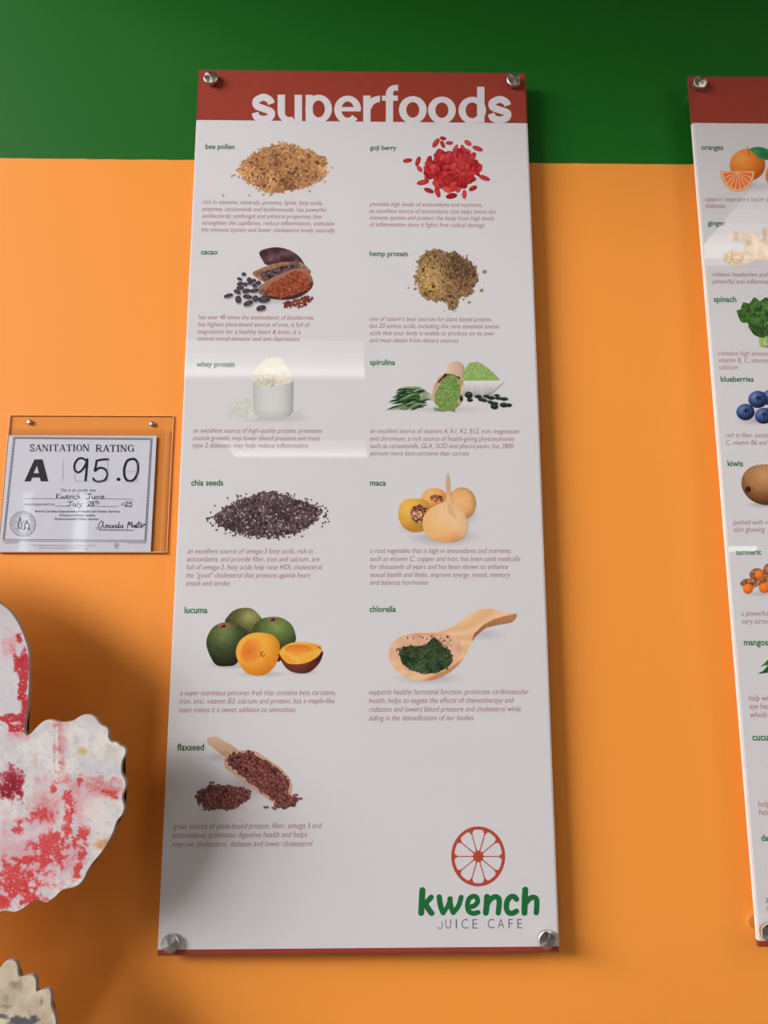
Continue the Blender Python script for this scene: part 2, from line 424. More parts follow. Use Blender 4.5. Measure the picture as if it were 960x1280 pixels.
# ------------------------------------------------------------------ posters on stand-offs
YB, YS, YP, YT, YC = -0.024, -0.031, -0.0318, -0.03186, -0.0328   # back of panel, front of panel, film, lettering, clear cover
def standoff(x, z, parent, first=[]):
    """turned cap in front of the panel, barrel behind it"""
    if first:
        src = first[0]; cap = src.copy(); COL.objects.link(cap)
        old = src['at']; bsrc = src['barrel']; bar = bsrc.copy(); COL.objects.link(bar)
        for o in (cap, bar):
            o.parent = parent; o.matrix_parent_inverse = Matrix.Translation(-wloc(parent))
            o.location = (x, -0.0363 if o is cap else 0, z)
        for k in ('at', 'barrel'):
            if k in cap: del cap[k]
        return
    prof = [(0.0, -0.0085), (0.0006, -0.0085), (0.0118, -0.0062), (0.0127, -0.0055), (0.0131, -0.0045), (0.0131, 0.0), (0.0, 0.0)]
    bm = bmesh.new(); N = 48; rings = []
    for r, yy in prof:
        rings.append([bm.verts.new((r*math.cos(2*PI*i/N), yy, r*math.sin(2*PI*i/N))) for i in range(N)] if r > 0 else [bm.verts.new((0, yy, 0))])
    for a, c in zip(rings, rings[1:]):
        for i in range(N):
            j = (i+1) % N
            if len(a) == 1: bm.faces.new((a[0], c[i], c[j]))
            elif len(c) == 1: bm.faces.new((a[i], a[j], c[0]))
            else: bm.faces.new((a[i], a[j], c[j], c[i]))
    bmesh.ops.recalc_face_normals(bm, faces=bm.faces[:])
    cap = frombm('standoff_cap', bm, M_STEEL, parent, smooth=True)
    cap.location = (x, -0.0363, z)
    cap.data.set_sharp_from_angle(angle=math.radians(25))
    bm = bmesh.new(); bmesh.ops.create_cone(bm, segments=32, radius1=0.0105, radius2=0.0105, depth=-YB, cap_ends=True,
        matrix=Matrix.Translation((0, YB/2, 0)) @ Matrix.Rotation(PI/2, 4, 'X'))
    bar = frombm('standoff_barrel', bm, M_BARREL, parent, smooth=True); bar.location = (x, 0, z)
    bar.data.set_sharp_from_angle(angle=math.radians(40))
    cap['at'] = 1; cap['barrel'] = bar; first.append(cap)

def poster(xl, xr, zt, zb, label, caps, band_h, foot_h):
    t = empty('wall_poster', ((xl+xr)/2, 0, zb), label, 'poster', None)
    zm, zf = zt-band_h, zb+foot_h
    e = 0.0022
    # acrylic panel: white core with light polished edges; its ends behind the bands look red
    box('acrylic_panel', xl, xr, YS, YB, zf, zm, M_EDGE, t)
    box('panel_end', xl, xr, YS, YB, zm, zt, M_REDEDGE, t); box('panel_end', xl, xr, YS, YB, zb, zf, M_REDEDGE, t)
    box('white_film', xl+e, xr-e, YP, YS, zf, zm, M_PAPER, t)
    box('header_band', xl+e, xr-e, YP, YS, zm, zt-e*.6, M_RED, t)
    box('footer_band', xl+e, xr-e, YP, YS, zb+e, zf, M_RED, t)
    box('clear_cover', xl, xr, YC-0.0030, YC-0.0002, zb, zt, M_ACR, t)
    for x, z in caps: standoff(x, z, t)
    return t
X0, X1P, ZT, ZB = -0.3243, 0.2857, CAMZ+1.0334, CAMZ+1.0334-1.515
X2, Z2T, Z2B = 0.5933, CAMZ+1.0308, CAMZ-0.4761
band_z = sum(at(*q, YP)[1] for q in ((249, 150.5), (656, 153.5)))/2
foot_z = sum(at(*q, YP)[1] for q in ((300, 1186.5), (620, 1183.5)))/2
def cap_at(px, py): return at(px, py, -0.043)
P1 = poster(X0, X1P, ZT, ZB, 'tall white poster titled superfoods with a round citrus logo at its foot',
            [cap_at(263, 95.5), cap_at(642.5, 98.5), cap_at(212.3, 1180.5), cap_at(684, 1175.5)], ZT-band_z, foot_z-ZB)
band2_z = at(900, 154, YP)[1]
c1 = cap_at(876, 101.5); c2 = cap_at(962.5, 1166)
P2 = poster(X2, X2+0.61, Z2T, Z2B, 'white poster at the right edge listing oranges, ginger, spinach, blueberries and kiwis',
            [c1, c2, (X2+0.61-(c1[0]-X2), c1[1]), (X2+0.61-(c2[0]-X2), c2[1])], Z2T-band2_z, foot_z-ZB)

# ---- title lettering (bold grotesque) ----
W_ = PAPER
T = Pic(YP-0.00005)
def o_(cx, cy, rx, ry, sx=9.3, sy=7.4, a0=0, a1=360): T.ring(cx, cy, (rx, ry), (rx-sx, ry-sy), a0, a1, W_)
def rect(x0, y0, x1, y1, dx=0): T.poly([(x0+dx, y0), (x1+dx, y0), (x1, y1), (x0, y1)], W_)
def ess(x0, x1, yt, yb):
    w_, h = x1-x0, yb-yt; g = 4.1
    P_ = [(.96, .30), (.86, .13), (.52, 0.0), (.14, .12), (.06, .26), (.16, .41), (.55, .53), (.90, .64), (.97, .78), (.84, .93), (.50, 1.0), (.13, .91), (.02, .70)]
    T.stroke([(x0+g+(w_-2*g)*u, yt+g+(h-2*g)*v) for u, v in P_], 8.8, W_, cap=False)
yb = 153.2
ess(314.3, 344.2, 117.4, yb)
# u
rect(347, 118.4, 356.2, 141); rect(368.2, 118.6, 377.5, yb); T.ring(362, 139.6, (15, 14.2), (6.2, 6.8), 180, 300, W_)
# p
rect(382, 118.6, 391, yb); o_(398.3, 136.2, 16.7, 17.7, 8.9, 7.2)
# e
o_(434.6, 137, 16.8, 17.4, 9.0, 7.2, -1, 318); rect(420, 133.9, 450.8, 139.3)
# r
rect(454, 119.5, 463.2, yb); T.ring(474.5, 137, (18.5, 17.2), (10, 9.2), 88, 172, W_)
# f
rect(482.3, 116, 491.4, yb); rect(477.4, 119.6, 497.3, 126); T.ring(494.6, 117.8, (12.3, 11.6), (3.4, 4.6), 74, 180, W_); T.poly([(494.6, 106.3), (497.6, 106.4), (497.6, 113.4), (494.6, 113.3)], W_)
o_(516, 137.4, 17.4, 17.2); o_(552.4, 137.8, 17.4, 17)
# d
o_(590.3, 138, 17.2, 17, 8.9, 7.2); rect(596.3, 108.6, 605.6, yb)
ess(609.4, 639.6, 120.2, 154)
T.build('title_lettering', P1)

# ---- headings and descriptions ----
def heading(txt, x0, x1, yb_, par, pre=None):
    text_block('heading', [(pre or txt, x0, x1, yb_, txt)], YT, par, M_GREEN, bold=0.024, tall=1.10)
def desc(lines, par): text_block('description', lines, YT, par, M_TEXT, bold=-0.006, shear=0.22, tall=1.20)
def lines(xs, ys, txts): return [(t, a, b_, y_) for t, (a, b_), y_ in zip(txts, xs, ys)]

heading('bee pollen', 256.8, 293, 186, P1)
desc(lines([(253.2, 403), (252.8, 407.8), (252.6, 402.5), (252.2, 418), (251.6, 418.8)], (255, 263.6, 272.2, 280.8, 289.4), [
    'rich in vitamins, minerals, proteins, lipids, fatty acids,', 'enzymes, carotenoids and bioflavonoids, has powerful',
    'antibacterial, antifungal and antiviral properties that', 'strengthen the capillaries, reduce inflammation, stimulate',
    'the immune system and lower cholesterol levels naturally']), P1)
heading('goji berry', 462.5, 495.5, 187.2, P1)
desc(lines([(462, 602.5), (462, 619.5), (462, 618), (462, 606)], (257.5, 266, 274.4, 283), [
    'provides high levels of antioxidants and nutrients,', 'an excellent source of antioxidants that helps boost the',
    'immune system and protect the body from high levels', 'of inflammation since it fights free radical damage']), P1)
heading('cacao', 251, 272, 318, P1)
desc(lines([(248, 392.4), (247.3, 387.6), (246.8, 375.4), (246.3, 374.5)], (399, 407.9, 417, 425.8), [
    'has over 40 times the antioxidents of blueberries,', 'has highest plant-based source of iron, is full of',
    'magnesium for a healthy heart & brain, is a', 'natural mood elevator and anti-depressant']), P1)
heading('hemp protein', 462, 510, 320, P1)
desc(lines([(462, 614.8), (462, 623.7), (462, 617.2), (462, 573.4)], (401, 409.8, 418.7, 427.8), [
    "one of nature's best sources for plant based protein,", 'has 20 amino acids, including the nine essential amino',
    'acids that your body is unable to produce on its own', 'and must obtain from dietary sources']), P1)
heading('whey protein', 245.4, 293.4, 458.3, P1)
desc(lines([(241.6, 402.4), (241, 399.8), (240.6, 385.3)], (540.7, 550.2, 559.4), [
    'an excellent source of high-quality protein, promotes', 'muscle growth, may lower blood pressure and treat',
    'type 2 diabetes, may help reduce inflammation']), P1)
heading('spirulina', 462.5, 494, 456, P1)
desc(lines([(462.5, 648.8), (462.5, 643), (462.5, 642), (462.5, 586.3)], (541.3, 550.8, 560, 569.3), [
    'an excellent source of vitamins A, K1, K2, B12, iron, magnesium', 'and chromium, a rich source of health-giving phytonutrients',
    'such as carotenoids, GLA, SOD and phycocyanin, has 2800', 'percent more beta-carotene than carrots']), P1)
heading('chia seeds', 238.8, 279, 606.8, P1)
desc(lines([(234.3, 390.8), (233.5, 399.3), (233, 403.3), (232.5, 388), (232, 287)], (691.8, 701.8, 711.8, 722, 732), [
    'an excellent source of omega-3 fatty acids, rich in', 'antioxidants, and provide fiber, iron and calcium, are',
    'full of omega-3, fatty acids help raise HDL cholesterol,', 'the "good" cholesterol that protects against heart', 'attack and stroke']), P1)
heading('maca', 462.5, 482.5, 607, P1)
desc(lines([(462.5, 639.3), (462.5, 651), (462.5, 635), (462.5, 638), (462.5, 535.4)], (691.2, 701.4, 711.3, 721.3, 731), [
    'a root vegetable that is high in antioxidants and nutrients,', 'such as vitamin C, copper and iron, has been used medically',
    'for thousands of years and has been shown to enhance', 'sexual health and libido, improve energy, mood, memory', 'and balance hormones']), P1)
heading('lucuma', 230.5, 259.3, 766.3, P1)
desc(lines([(225, 419.5), (224.3, 418), (223.8, 369.3)], (869.3, 879.7, 890.5), [
    'a super nutritious peruvian fruit that contains beta carotene,', 'iron, zinc, vitamin B3, calcium and protein, has a maple-like',
    'taste makes it a sweet addition to smoothies']), P1)
heading('chlorella', 461.7, 495, 765, P1)
desc(lines([(461.2, 661), (461.2, 642.7), (461.2, 651), (461.2, 592)], (868.2, 878.9, 889.8, 900.7), [
    'supports healthy hormonal function, promotes cardiovascular', 'health, helps to negate the effects of chemotherapy and',
    'radiation and lowers blood pressure and cholesterol while', 'aiding in the detoxification of our bodies']), P1)
heading('flaxseed', 221.3, 255, 938, P1)
desc(lines([(216.3, 402.5), (215.3, 383.8), (215, 390.8)], (1036.3, 1047.3, 1058.8), [
    'great source of plant-based protein, fiber, omega 3 and', 'antioxidants, promotes digestive health and helps',
    'improve cholesterol, diabetes and lower cholesterol']), P1)

# ---- right-hand poster ----
heading('oranges', 876.7, 904.4, 187, P2)
desc([('support respiratory health a', 881.5, 960, 251.4, 'support respiratory health and prevent'), ('diabetes', 882.5, 907, 259.8)], P2)
heading('ginger', 884.8, 906.7, 281.7, P2)
desc([('relieves headaches and', 889.8, 960, 345.5, 'relieves headaches and is a'), ('powerful anti inflamma', 890.6, 960, 354.4, 'powerful anti inflammatory')], P2)
heading('spinach', 892.3, 920.6, 377.3, P2)
desc([('contains high amoun', 897.7, 960, 444.3, 'contains high amounts of iron'), ('vitamin B, C, vitamin', 899, 960, 453, 'vitamin B, C, vitamin A and'), ('calcium', 899.4, 922.9, 461.8)], P2)
heading('blueberries', 901, 942.3, 477, P2)
desc([('rich in fiber, potas', 907, 960, 546.5, 'rich in fiber, potassium, vitamin'), ('C, vitamin B6 and', 907.8, 959, 555.9, 'C, vitamin B6 and helps')], P2)
heading('kiwis', 909.7, 929, 582.8, P2)
desc([('packed with v', 916.6, 960, 655.7, 'packed with vitamins to keep'), ('skin glowing', 917.4, 956.6, 664.9)], P2)
heading('turmeric', 919.6, 951.9, 693.4, P2)
desc([('a powerful', 926.8, 961, 769.7, 'a powerful spice with'), ('very strong', 927.7, 964, 779.7, 'very strong benefits')], P2)
heading('mangosteen', 930, 960, 806.5, P2, 'mangos')
desc([('help wi', 936, 960.5, 875.9, 'help with blood flow,'), ('eye hea', 937, 961.5, 886.2, 'eye health and keeps'), ('whole', 938, 959, 896.8, 'whole body fresh')], P2)
heading('cucumbers', 940.6, 960, 925.5, P2, 'cucu')
desc([('hel', 947.8, 958.5, 1008.6, 'helps the'), ('hea', 949, 961, 1018.8, 'heart')], P2)
heading('dates', 951.8, 960.6, 1051, P2, 'da')
desc([('a', 957, 960.6, 1128.5, 'a rich'), ('n', 958, 961.6, 1139, 'natural')], P2)

# ---- logo ----
L = Pic(YP-0.00005, (480, 1000), 4.0)
RB = (172, 72, 52)
L.ring(471, 282, (135, 150), (119, 134), 0, 360, RB, 72)
for i in range(10):
    a = 90+36*i+18; ar = math.radians(a)      # walls between the segments
    p0 = (471+20*math.cos(ar), 282-22*math.sin(ar)); p1 = (471+124*math.cos(ar), 282-139*math.sin(ar))
    L.stroke([p0, p1], lambda t: 5.0, RB, curve=False, cap=False)
    # corner fillets where a wall meets the rind
    nx, ny = -math.sin(ar), -math.cos(ar)
    def pt(r, sft): return (471+r*124*math.cos(ar)+nx*sft, 282-r*139*math.sin(ar)+ny*sft)
    L.poly([pt(1, -24), pt(.90, -7), pt(.80, -2), pt(.80, 2), pt(.90, 7), pt(1, 24)], RB)
    L.poly([pt(.15, -8), pt(.22, -4), pt(.30, -1.8), pt(.30, 1.8), pt(.22, 4), pt(.15, 8)], RB)
L.ring(471, 282, (25, 27), (0.5, 0.5), 0, 360, RB)
L.build('citrus_logo', P1)
K = Pic(YP-0.00005, (480, 1000), 4.0)
G = (30, 104, 54)
def ks(pts, w_=30): K.stroke(pts, w_, G)
ks([(192, 451), (189, 510), (186, 565)], 31); ks([(236, 486), (216, 508), (203, 524)], 27); ks([(205, 516), (222, 545), (238, 566)], 29)
ks([(276, 485), (283, 530), (296, 563)], 28); ks([(296, 563), (316, 535), (333, 492)], 22); ks([(329, 494), (334, 530), (346, 563)], 26); ks([(346, 563), (372, 530), (386, 486)], 25)
ks([(424, 536), (452, 528), (468, 508), (462, 486), (443, 482), (424, 497), (417, 528), (424, 556), (446, 567), (470, 562)], 25)
ks([(515, 484), (513, 525), (509, 564)], 30); ks([(516, 520), (534, 495), (556, 484), (573, 492), (576, 515), (571, 564)], 27)
ks([(662, 496), (650, 483), (630, 486), (615, 508), (612, 540), (622, 562), (642, 566), (662, 556)], 27)
ks([(706, 448), (703, 510), (702, 564)], 30); ks([(705, 522), (722, 498), (744, 486), (761, 494), (764, 518), (761, 563)], 27)
K.build('shop_name_lettering', P1)
K = Pic(YP-0.00005, (480, 1000), 4.0); K.stroke([(291, 606), (291, 632), (286, 641), (276, 642), (268, 634)], 3.4, (70, 76, 92), cap=False); K.build('cafe_initial', P1)
text_block('cafe_lettering', [('U', 557, 564, 1160.8), ('I', 569.8, 571.2, 1160.8), ('C', 577, 585.3, 1160.8), ('E', 590.8, 597, 1160.8),
    ('C', 609.8, 618.2, 1160.6), ('A', 622.3, 630.3, 1160.6), ('F', 635.8, 641.3, 1160.6), ('E', 647, 653, 1160.6)], YT, P1, M_SLATE, bold=-0.012)

# ------------------------------------------------------------------ food pictures on the tall poster
def pic(org, sc): return Pic(YP-0.00005, org, sc)
# bee pollen
p = pic((230, 70), 4.174)
H = [(278, 592), (320, 535), (395, 492), (465, 462), (530, 455), (600, 475), (680, 500), (735, 530), (752, 570), (748, 612), (705, 652), (640, 690), (560, 702), (450, 718), (400, 695), (335, 665), (300, 630)]
def c_(x, y):
    t = 0.3+0.5*nz(x, y, .012, 2) + .5*min(1, (abs(x-530)/240)**2+max(0, (520-y)/90))
    return vary(mix((132, 88, 58), (212, 162, 104), t), 22)
soft_shadow(p, 530, 660, 260, 60, 14)
p.heap(H, 1250, 8.5, 6.5, c_, under=(96, 62, 44), hi=14)
for x, y in ((262, 622), (285, 632), (378, 690), (392, 702), (204, 728), (342, 728), (428, 708), (415, 724), (770, 582), (655, 706), (735, 658), (250, 627), (452, 726)): p.grain(x, y, 8, 6, random.uniform(0, 3), vary((180, 140, 105), 12), p.layer(), 7)
p.build('bee_pollen_picture', P1)
# goji
p = pic((440, 70), 4.0)
soft_shadow(p, 500, 590, 190, 130, 14)
berries = [(278, 523, 8, 23, 10), (330, 527, 70, 25, 11), (455, 412, -10, 16, 9), (487, 435, 0, 18, 9), (420, 435, 55, 26, 12), (453, 442, -65, 20, 9), (580, 435, -35, 20, 11), (568, 472, -18, 28, 10), (628, 463, -20, 27, 11),
    (640, 560, 80, 20, 11), (662, 610, -20, 29, 11), (605, 662, 25, 22, 11), (562, 692, 90, 22, 11), (498, 700, 10, 28, 13), (385, 673, -20, 26, 11), (428, 682, -70, 26, 12), (355, 632, 12, 31, 12), (520, 457, 60, 16, 8), (475, 668, -30, 26, 13), (338, 565, -50, 18, 10)]
zb = p.layer()
for i in range(150):
    r = math.sqrt(random.random()); a = random.uniform(0, 2*PI)
    berries.append((500+130*r*math.cos(a), 560+105*r*math.sin(a), random.uniform(0, 180), random.uniform(20, 28), random.uniform(10, 15)))
p.region(ell(500, 562, 108, 86), lambda x, y: (105, 28, 32), 2.5, smooth=False)
for x, y, a, rx, ry in berries:
    d = vary((168, 40, 42), 26); h = mix(d, (226, 92, 84), random.uniform(.1, .6)); z_ = zb+random.uniform(0, 5e-5)
    p.grain(x, y, rx*1.06, ry*1.12, math.radians(a), mix(d, (70, 15, 20), .55), z_-4e-7, 10)
    p.grain(x, y, rx, ry, math.radians(a), d, z_, 10, h)
p.build('goji_berry_picture', P1)
# cacao
p = pic((230, 290), 4.174)
soft_shadow(p, 480, 345, 200, 40, 38)
def pod(x, y):
    g = fbm(x, y, .03, 5, 5); t = 0.5+0.5*math.sin((x*0.35+y)*0.09)
    return mix(mix((62, 38, 40), (128, 96, 98), t*.55+g*.4), (50, 30, 32), max(0, (y-150)/60))
p.region([(392, 108), (418, 90), (480, 79), (545, 92), (595, 122), (622, 155), (630, 185), (600, 172), (540, 162), (480, 166), (430, 172), (408, 145)], pod)
p.region([(358, 212), (400, 190), (470, 165), (550, 155), (610, 160), (650, 190), (660, 215), (600, 240), (520, 250), (440, 262), (395, 250), (370, 232)], lambda x, y: mix((172, 124, 98), (120, 80, 62), .5+fbm(x, y, .04, 3)))
p.region([(400, 222), (440, 200), (520, 178), (600, 172), (590, 205), (520, 230), (430, 250)], lambda x, y: (52, 34, 34), 2)
for i in range(34):
    x = random.uniform(410, 600); p.grain(x, 232-(x-400)*.22+random.uniform(-18, 18), 17, 9, random.uniform(0, PI), vary((66, 50, 52), 10), p.layer(), 10, (118, 104, 108))
p.region([(384, 304), (410, 272), (460, 238), (530, 208), (595, 190), (640, 202), (668, 238), (672, 282), (640, 318), (585, 346), (520, 354), (455, 348), (405, 330)], lambda x, y: mix((150, 108, 84), (64, 40, 38), (y-(300-(x-400)*.25))/55+fbm(x, y, .05)*.6))
PW = [(428, 306), (460, 266), (520, 236), (590, 203), (635, 220), (658, 262), (640, 298), (575, 328), (500, 340), (445, 328)]
p.region(PW, lambda x, y: mix((112, 50, 32), (168, 88, 58), .5+fbm(x, y, .05, 9, 5)*1.1))
p.heap(PW, 260, 7, 5, lambda x, y: vary((140, 68, 44), 26))
for cx, cy, rx, ry, nn in ((540, 380, 26, 18, 50), (600, 372, 42, 22, 90), (640, 350, 34, 16, 60)):
    p.heap(ell(cx, cy, rx, ry, 12), nn, 6, 4, lambda x, y: vary((120, 52, 38), 26))
for b_ in ((312, 220, 12, 9, 0), (290, 245, 14, 8, -20), (340, 250, 13, 14, 0), (362, 254, 15, 10, 10), (293, 270, 17, 10, 10), (320, 273, 13, 10, 0), (345, 266, 13, 9, 0), (293, 292, 20, 12, 5), (372, 279, 17, 12, 0), (388, 266, 14, 12, 30), (278, 312, 20, 10, -25), (325, 308, 21, 13, 10), (367, 306, 25, 11, 8),
    (232, 332, 25, 10, 15), (283, 352, 16, 20, 10), (332, 338, 25, 11, -8), (373, 348, 16, 17, 0), (335, 372, 27, 13, 20), (418, 352, 32, 18, 5), (402, 397, 26, 14, 15)):
    x, y, rx, ry, a = b_
    p.grain(x+2, y+6, rx*1.05, ry*1.05, math.radians(a), (150, 145, 150), p.layer(), 14)
    p.grain(x, y, rx, ry, math.radians(a), (40, 34, 40), p.layer(), 14, (96, 88, 96))
    p.stroke([(x-rx*.7, y+ry*.1), (x, y-ry*.1), (x+rx*.7, y)], 1.6, (26, 22, 28), cap=False)
p.build('cacao_picture', P1)
# hemp
p = pic((450, 290), 4.174)
H = [(298, 150), (340, 103), (400, 88), (440, 105), (490, 103), (560, 140), (605, 185), (622, 250), (592, 300), (580, 330), (520, 345), (510, 395), (470, 408), (458, 370), (400, 362), (325, 345), (308, 300), (282, 240), (302, 195)]
def c_(x, y):
    l_ = math.exp(-((x-375)**2+(y-240)**2)/9000.0); d = math.exp(-((x-520)**2+(y-180)**2)/7000.0)
    c = mix(mix((128, 100, 68), (176, 142, 88), l_*1.2), (84, 60, 42), d*.9)
    return vary(c, 26)
p.heap(H, 1500, 7, 6, c_, under=(70, 52, 34), sides=5, hi=8)
for x, y, r in ((650, 208, 12), (635, 305, 11), (252, 292, 5), (288, 297, 9), (570, 367, 8), (472, 396, 14), (495, 385, 9), (645, 268, 3), (558, 124, 6), (600, 185, 8), (286, 232, 10), (290, 262, 6), (440, 410, 3), (500, 415, 4), (540, 352, 6), (566, 158, 8)):
    p.grain(x, y, r, r*.85, .4, vary((120, 98, 66), 12), p.layer(), 8, (160, 136, 96))
p.build('hemp_protein_picture', P1)
# whey
p = pic((225, 420), 3.918)
soft_shadow(p, 450, 402, 230, 30, 26)
p.region([(205, 395), (225, 350), (270, 310), (310, 300), (360, 320), (380, 400), (300, 408)], lambda x, y: mix((190, 196, 184), PAPER, .35+.5*nz(x, y, .05)+abs(x-300)/180), 1.2)
p.heap([(215, 392), (270, 320), (310, 305), (360, 320), (375, 400), (290, 405)], 320, 5, 3, lambda x, y: vary((196, 200, 188), 14), sides=5)
p.heap([(545, 395), (560, 370), (600, 368), (570, 395)], 60, 5, 3, lambda x, y: vary((192, 196, 186), 10), sides=5)
def cup(x, y):
    u = (x-456)/99.0
    return mix((200, 201, 197), (150, 153, 150), abs(u+.1)**3*.7+max(0, (y-360)/60)*.45)
p.region([(357, 218), (556, 218), (555, 300), (553, 372), (535, 392), (500, 402), (450, 405), (400, 400), (372, 385), (361, 368), (358, 300)], cup, smooth=False)
HP = [(357, 220), (372, 165), (415, 118), (450, 105), (490, 108), (522, 150), (548, 200), (552, 222), (500, 236), (430, 244), (380, 236)]
p.region(HP, lambda x, y: mix((222, 216, 194), (196, 188, 168), .4+.8*fbm(x, y, .05)-(.3 if y < 180 else 0)))
p.heap(HP, 420, 7, 5, lambda x, y: vary(mix((226, 221, 204), (182, 172, 154), max(0, (y-170)/80)*(1.0 if x < 470 else .5)), 12), sides=5)
p.build('whey_protein_picture', P1)
# spirulina
p = pic((450, 430), 4.0)
soft_shadow(p, 420, 328, 300, 22, 20); soft_shadow(p, 640, 262, 90, 20, 60)
for i in range(95):
    a = random.uniform(-.35, .45)+PI; L_ = random.uniform(60, 190); x0_, y0_ = 345+random.uniform(-10, 20), 262+random.uniform(-30, 40)
    sx_, sy_ = x0_-random.uniform(0, 120), y0_+random.uniform(-20, 30)
    ex, ey = max(125, sx_+L_*.6*math.cos(a)), sy_-L_*.6*math.sin(a)*.8+10
    ey = max(212, min(332, ey)); c = random.choice([(38, 62, 40), (30, 46, 34), (58, 92, 52), (112, 150, 96), (40, 70, 44)]) if ey > 235 else random.choice([(112, 150, 96), (70, 104, 62)])
    p.stroke([(sx_, sy_), ((sx_+ex)/2, (sy_+ey)/2-6), (ex, ey)], lambda t: 9*math.sin(PI*min(.97, max(.08, t))), c, cap=False)
for i in range(8): p.stroke([(300, 250+i*4), (335, 240+i*5), (368, 262+i*3)], 2.5, (170, 180, 140), cap=False)
p.region([(512, 184), (513, 145), (545, 96), (588, 89), (628, 112), (672, 150), (704, 186)], lambda x, y: mix((118, 148, 76), (158, 186, 114), .5+fbm(x, y, .06, 1)), smooth=False)
p.heap([(516, 182), (518, 145), (548, 100), (588, 93), (626, 116), (668, 152), (696, 184)], 350, 5, 4, lambda x, y: vary((140, 170, 96), 18), sides=5)
p.region([(510, 184), (722, 183), (700, 208), (665, 240), (630, 258), (590, 262), (512, 258)], lambda x, y: mix((208, 205, 204), (140, 140, 142), max(0, (y-195)/75)*(.8+.4*nz(x, 0, .06))), smooth=False)
p.region([(428, 140), (440, 102), (465, 88), (492, 88), (512, 102), (518, 130), (508, 165), (470, 170), (430, 158)], lambda x, y: mix((214, 184, 166), (182, 148, 130), (x-440)/90), smooth=True)
p.region([(416, 150), (500, 160), (516, 190), (512, 250), (498, 300), (462, 326), (405, 324), (372, 292), (362, 250), (378, 195)], lambda x, y: mix((216, 180, 150), (170, 128, 100), .4+fbm(x, y, .03)))
p.region([(424, 148), (462, 152), (502, 168), (500, 182), (460, 166), (416, 172), (395, 196), (385, 196)], lambda x, y: (58, 34, 28), smooth=False)
SP = [(402, 200), (425, 165), (455, 155), (492, 172), (502, 200), (497, 260), (478, 312), (455, 322), (405, 322), (378, 290), (377, 245)]
p.region(SP, lambda x, y: (92, 128, 58)); p.heap(SP, 620, 5, 4, lambda x, y: vary((116, 146, 78), 24), sides=5)
p.heap([(372, 322), (470, 320), (472, 332), (372, 332)], 90, 5, 3, lambda x, y: vary((116, 146, 78), 20), sides=5)
for x, y, rx, ry in ((505, 272, 8, 16), (548, 280, 15, 9), (543, 255, 20, 17), (590, 263, 17, 9), (606, 278, 16, 9), (632, 262, 16, 8), (655, 270, 18, 9), (683, 257, 13, 6), (690, 271, 16, 8), (720, 275, 19, 9), (650, 290, 14, 8), (622, 283, 14, 8), (668, 297, 22, 8), (671, 313, 19, 14), (718, 305, 20, 12), (744, 306, 14, 9)):
    p.grain(x, y, rx, ry, 0, (20, 32, 30), p.layer(), 14); p.grain(x, y-ry*.3, rx*.8, ry*.5, 0, (48, 66, 58), p.layer(), 12)
p.build('spirulina_picture', P1)
# chia
p = pic((220, 585), 4.0)
H = [(192, 240), (230, 202), (300, 163), (370, 138), (430, 120), (482, 116), (540, 132), (600, 152), (660, 172), (712, 195), (732, 218), (708, 262), (655, 300), (600, 328), (520, 345), (420, 345), (330, 335), (250, 306), (203, 288)]
soft_shadow(p, 460, 330, 280, 40, 16)
p.heap(H, 2300, 6.2, 4.2, lambda x, y: vary((168, 150, 146), 20) if random.random() < .10 else vary(mix((66, 52, 56), (104, 84, 86), .5+.8*nz(x, y, .012, 4)), 18), under=(44, 34, 38), sides=6)
for i in range(60):
    a = random.uniform(0, 2*PI); r = random.uniform(1.0, 1.14)
    p.grain(460+275*r*math.cos(a), 240+108*r*math.sin(a), 6, 4.5, random.uniform(0, 3), vary((90, 74, 78), 25), p.layer(), 7)
for x, y in ((155, 252), (168, 250), (182, 245), (183, 288), (203, 310), (740, 245), (728, 213), (345, 340), (500, 348)): p.grain(x, y, 7, 5, .3, (80, 64, 70), p.layer(), 8)
p.build('chia_seed_picture', P1)
# maca
p = pic((450, 580), 3.84)
soft_shadow(p, 400, 350, 190, 50, 46); soft_shadow(p, 270, 310, 100, 32, 40); soft_shadow(p, 500, 250, 85, 50, 30)
p.region(ell(357, 165, 62, 50), ball(357, 165, 62, 50, (222, 160, 92), (234, 184, 116), (190, 124, 66)))
p.heap(ell(370, 164, 34, 13), 60, 5, 3, lambda x, y: vary((112, 62, 48), 22), sides=5)
p.region(ell(490, 190, 68, 78), ball(490, 190, 68, 78, (216, 164, 106), (226, 180, 122), (142, 96, 56), lx=-.1, ly=-.1))
p.region([(184, 235), (190, 200), (215, 172), (260, 165), (310, 172), (332, 200), (336, 250), (325, 305), (290, 325), (245, 325), (205, 300), (187, 265)], ball(255, 235, 80, 84, (214, 164, 70), (230, 180, 88), (178, 124, 48)))
p.region(ell(285, 240, 46, 44), lambda x, y: mix((222, 174, 128), (170, 116, 84), .5+nz(x, y, .06)), smooth=False)
for i in range(120):
    r = 44*math.sqrt(random.uniform(.12, 1)); a = random.uniform(0, 2*PI)
    p.grain(285+r*math.cos(a), 240-r*math.sin(a), 6, 2.6, a+PI/2, vary((92, 44, 38), 22), p.layer(), 6)
def front(x, y):
    c = ball(400, 290, 125, 110, (226, 172, 112), (232, 186, 132), (180, 120, 66), lx=-.15, ly=-.15)(x, y)
    return mix(c, (226, 196, 160), max(0, min(.55, (x-430)/120-(y-330)/120)))
p.region([(300, 290), (308, 245), (340, 212), (385, 190), (408, 178), (414, 150), (411, 100), (416, 60), (421, 44), (427, 62), (432, 110), (438, 160), (448, 192), (482, 216), (508, 255), (518, 298), (502, 345), (455, 373), (400, 375), (342, 357), (310, 325)], front)
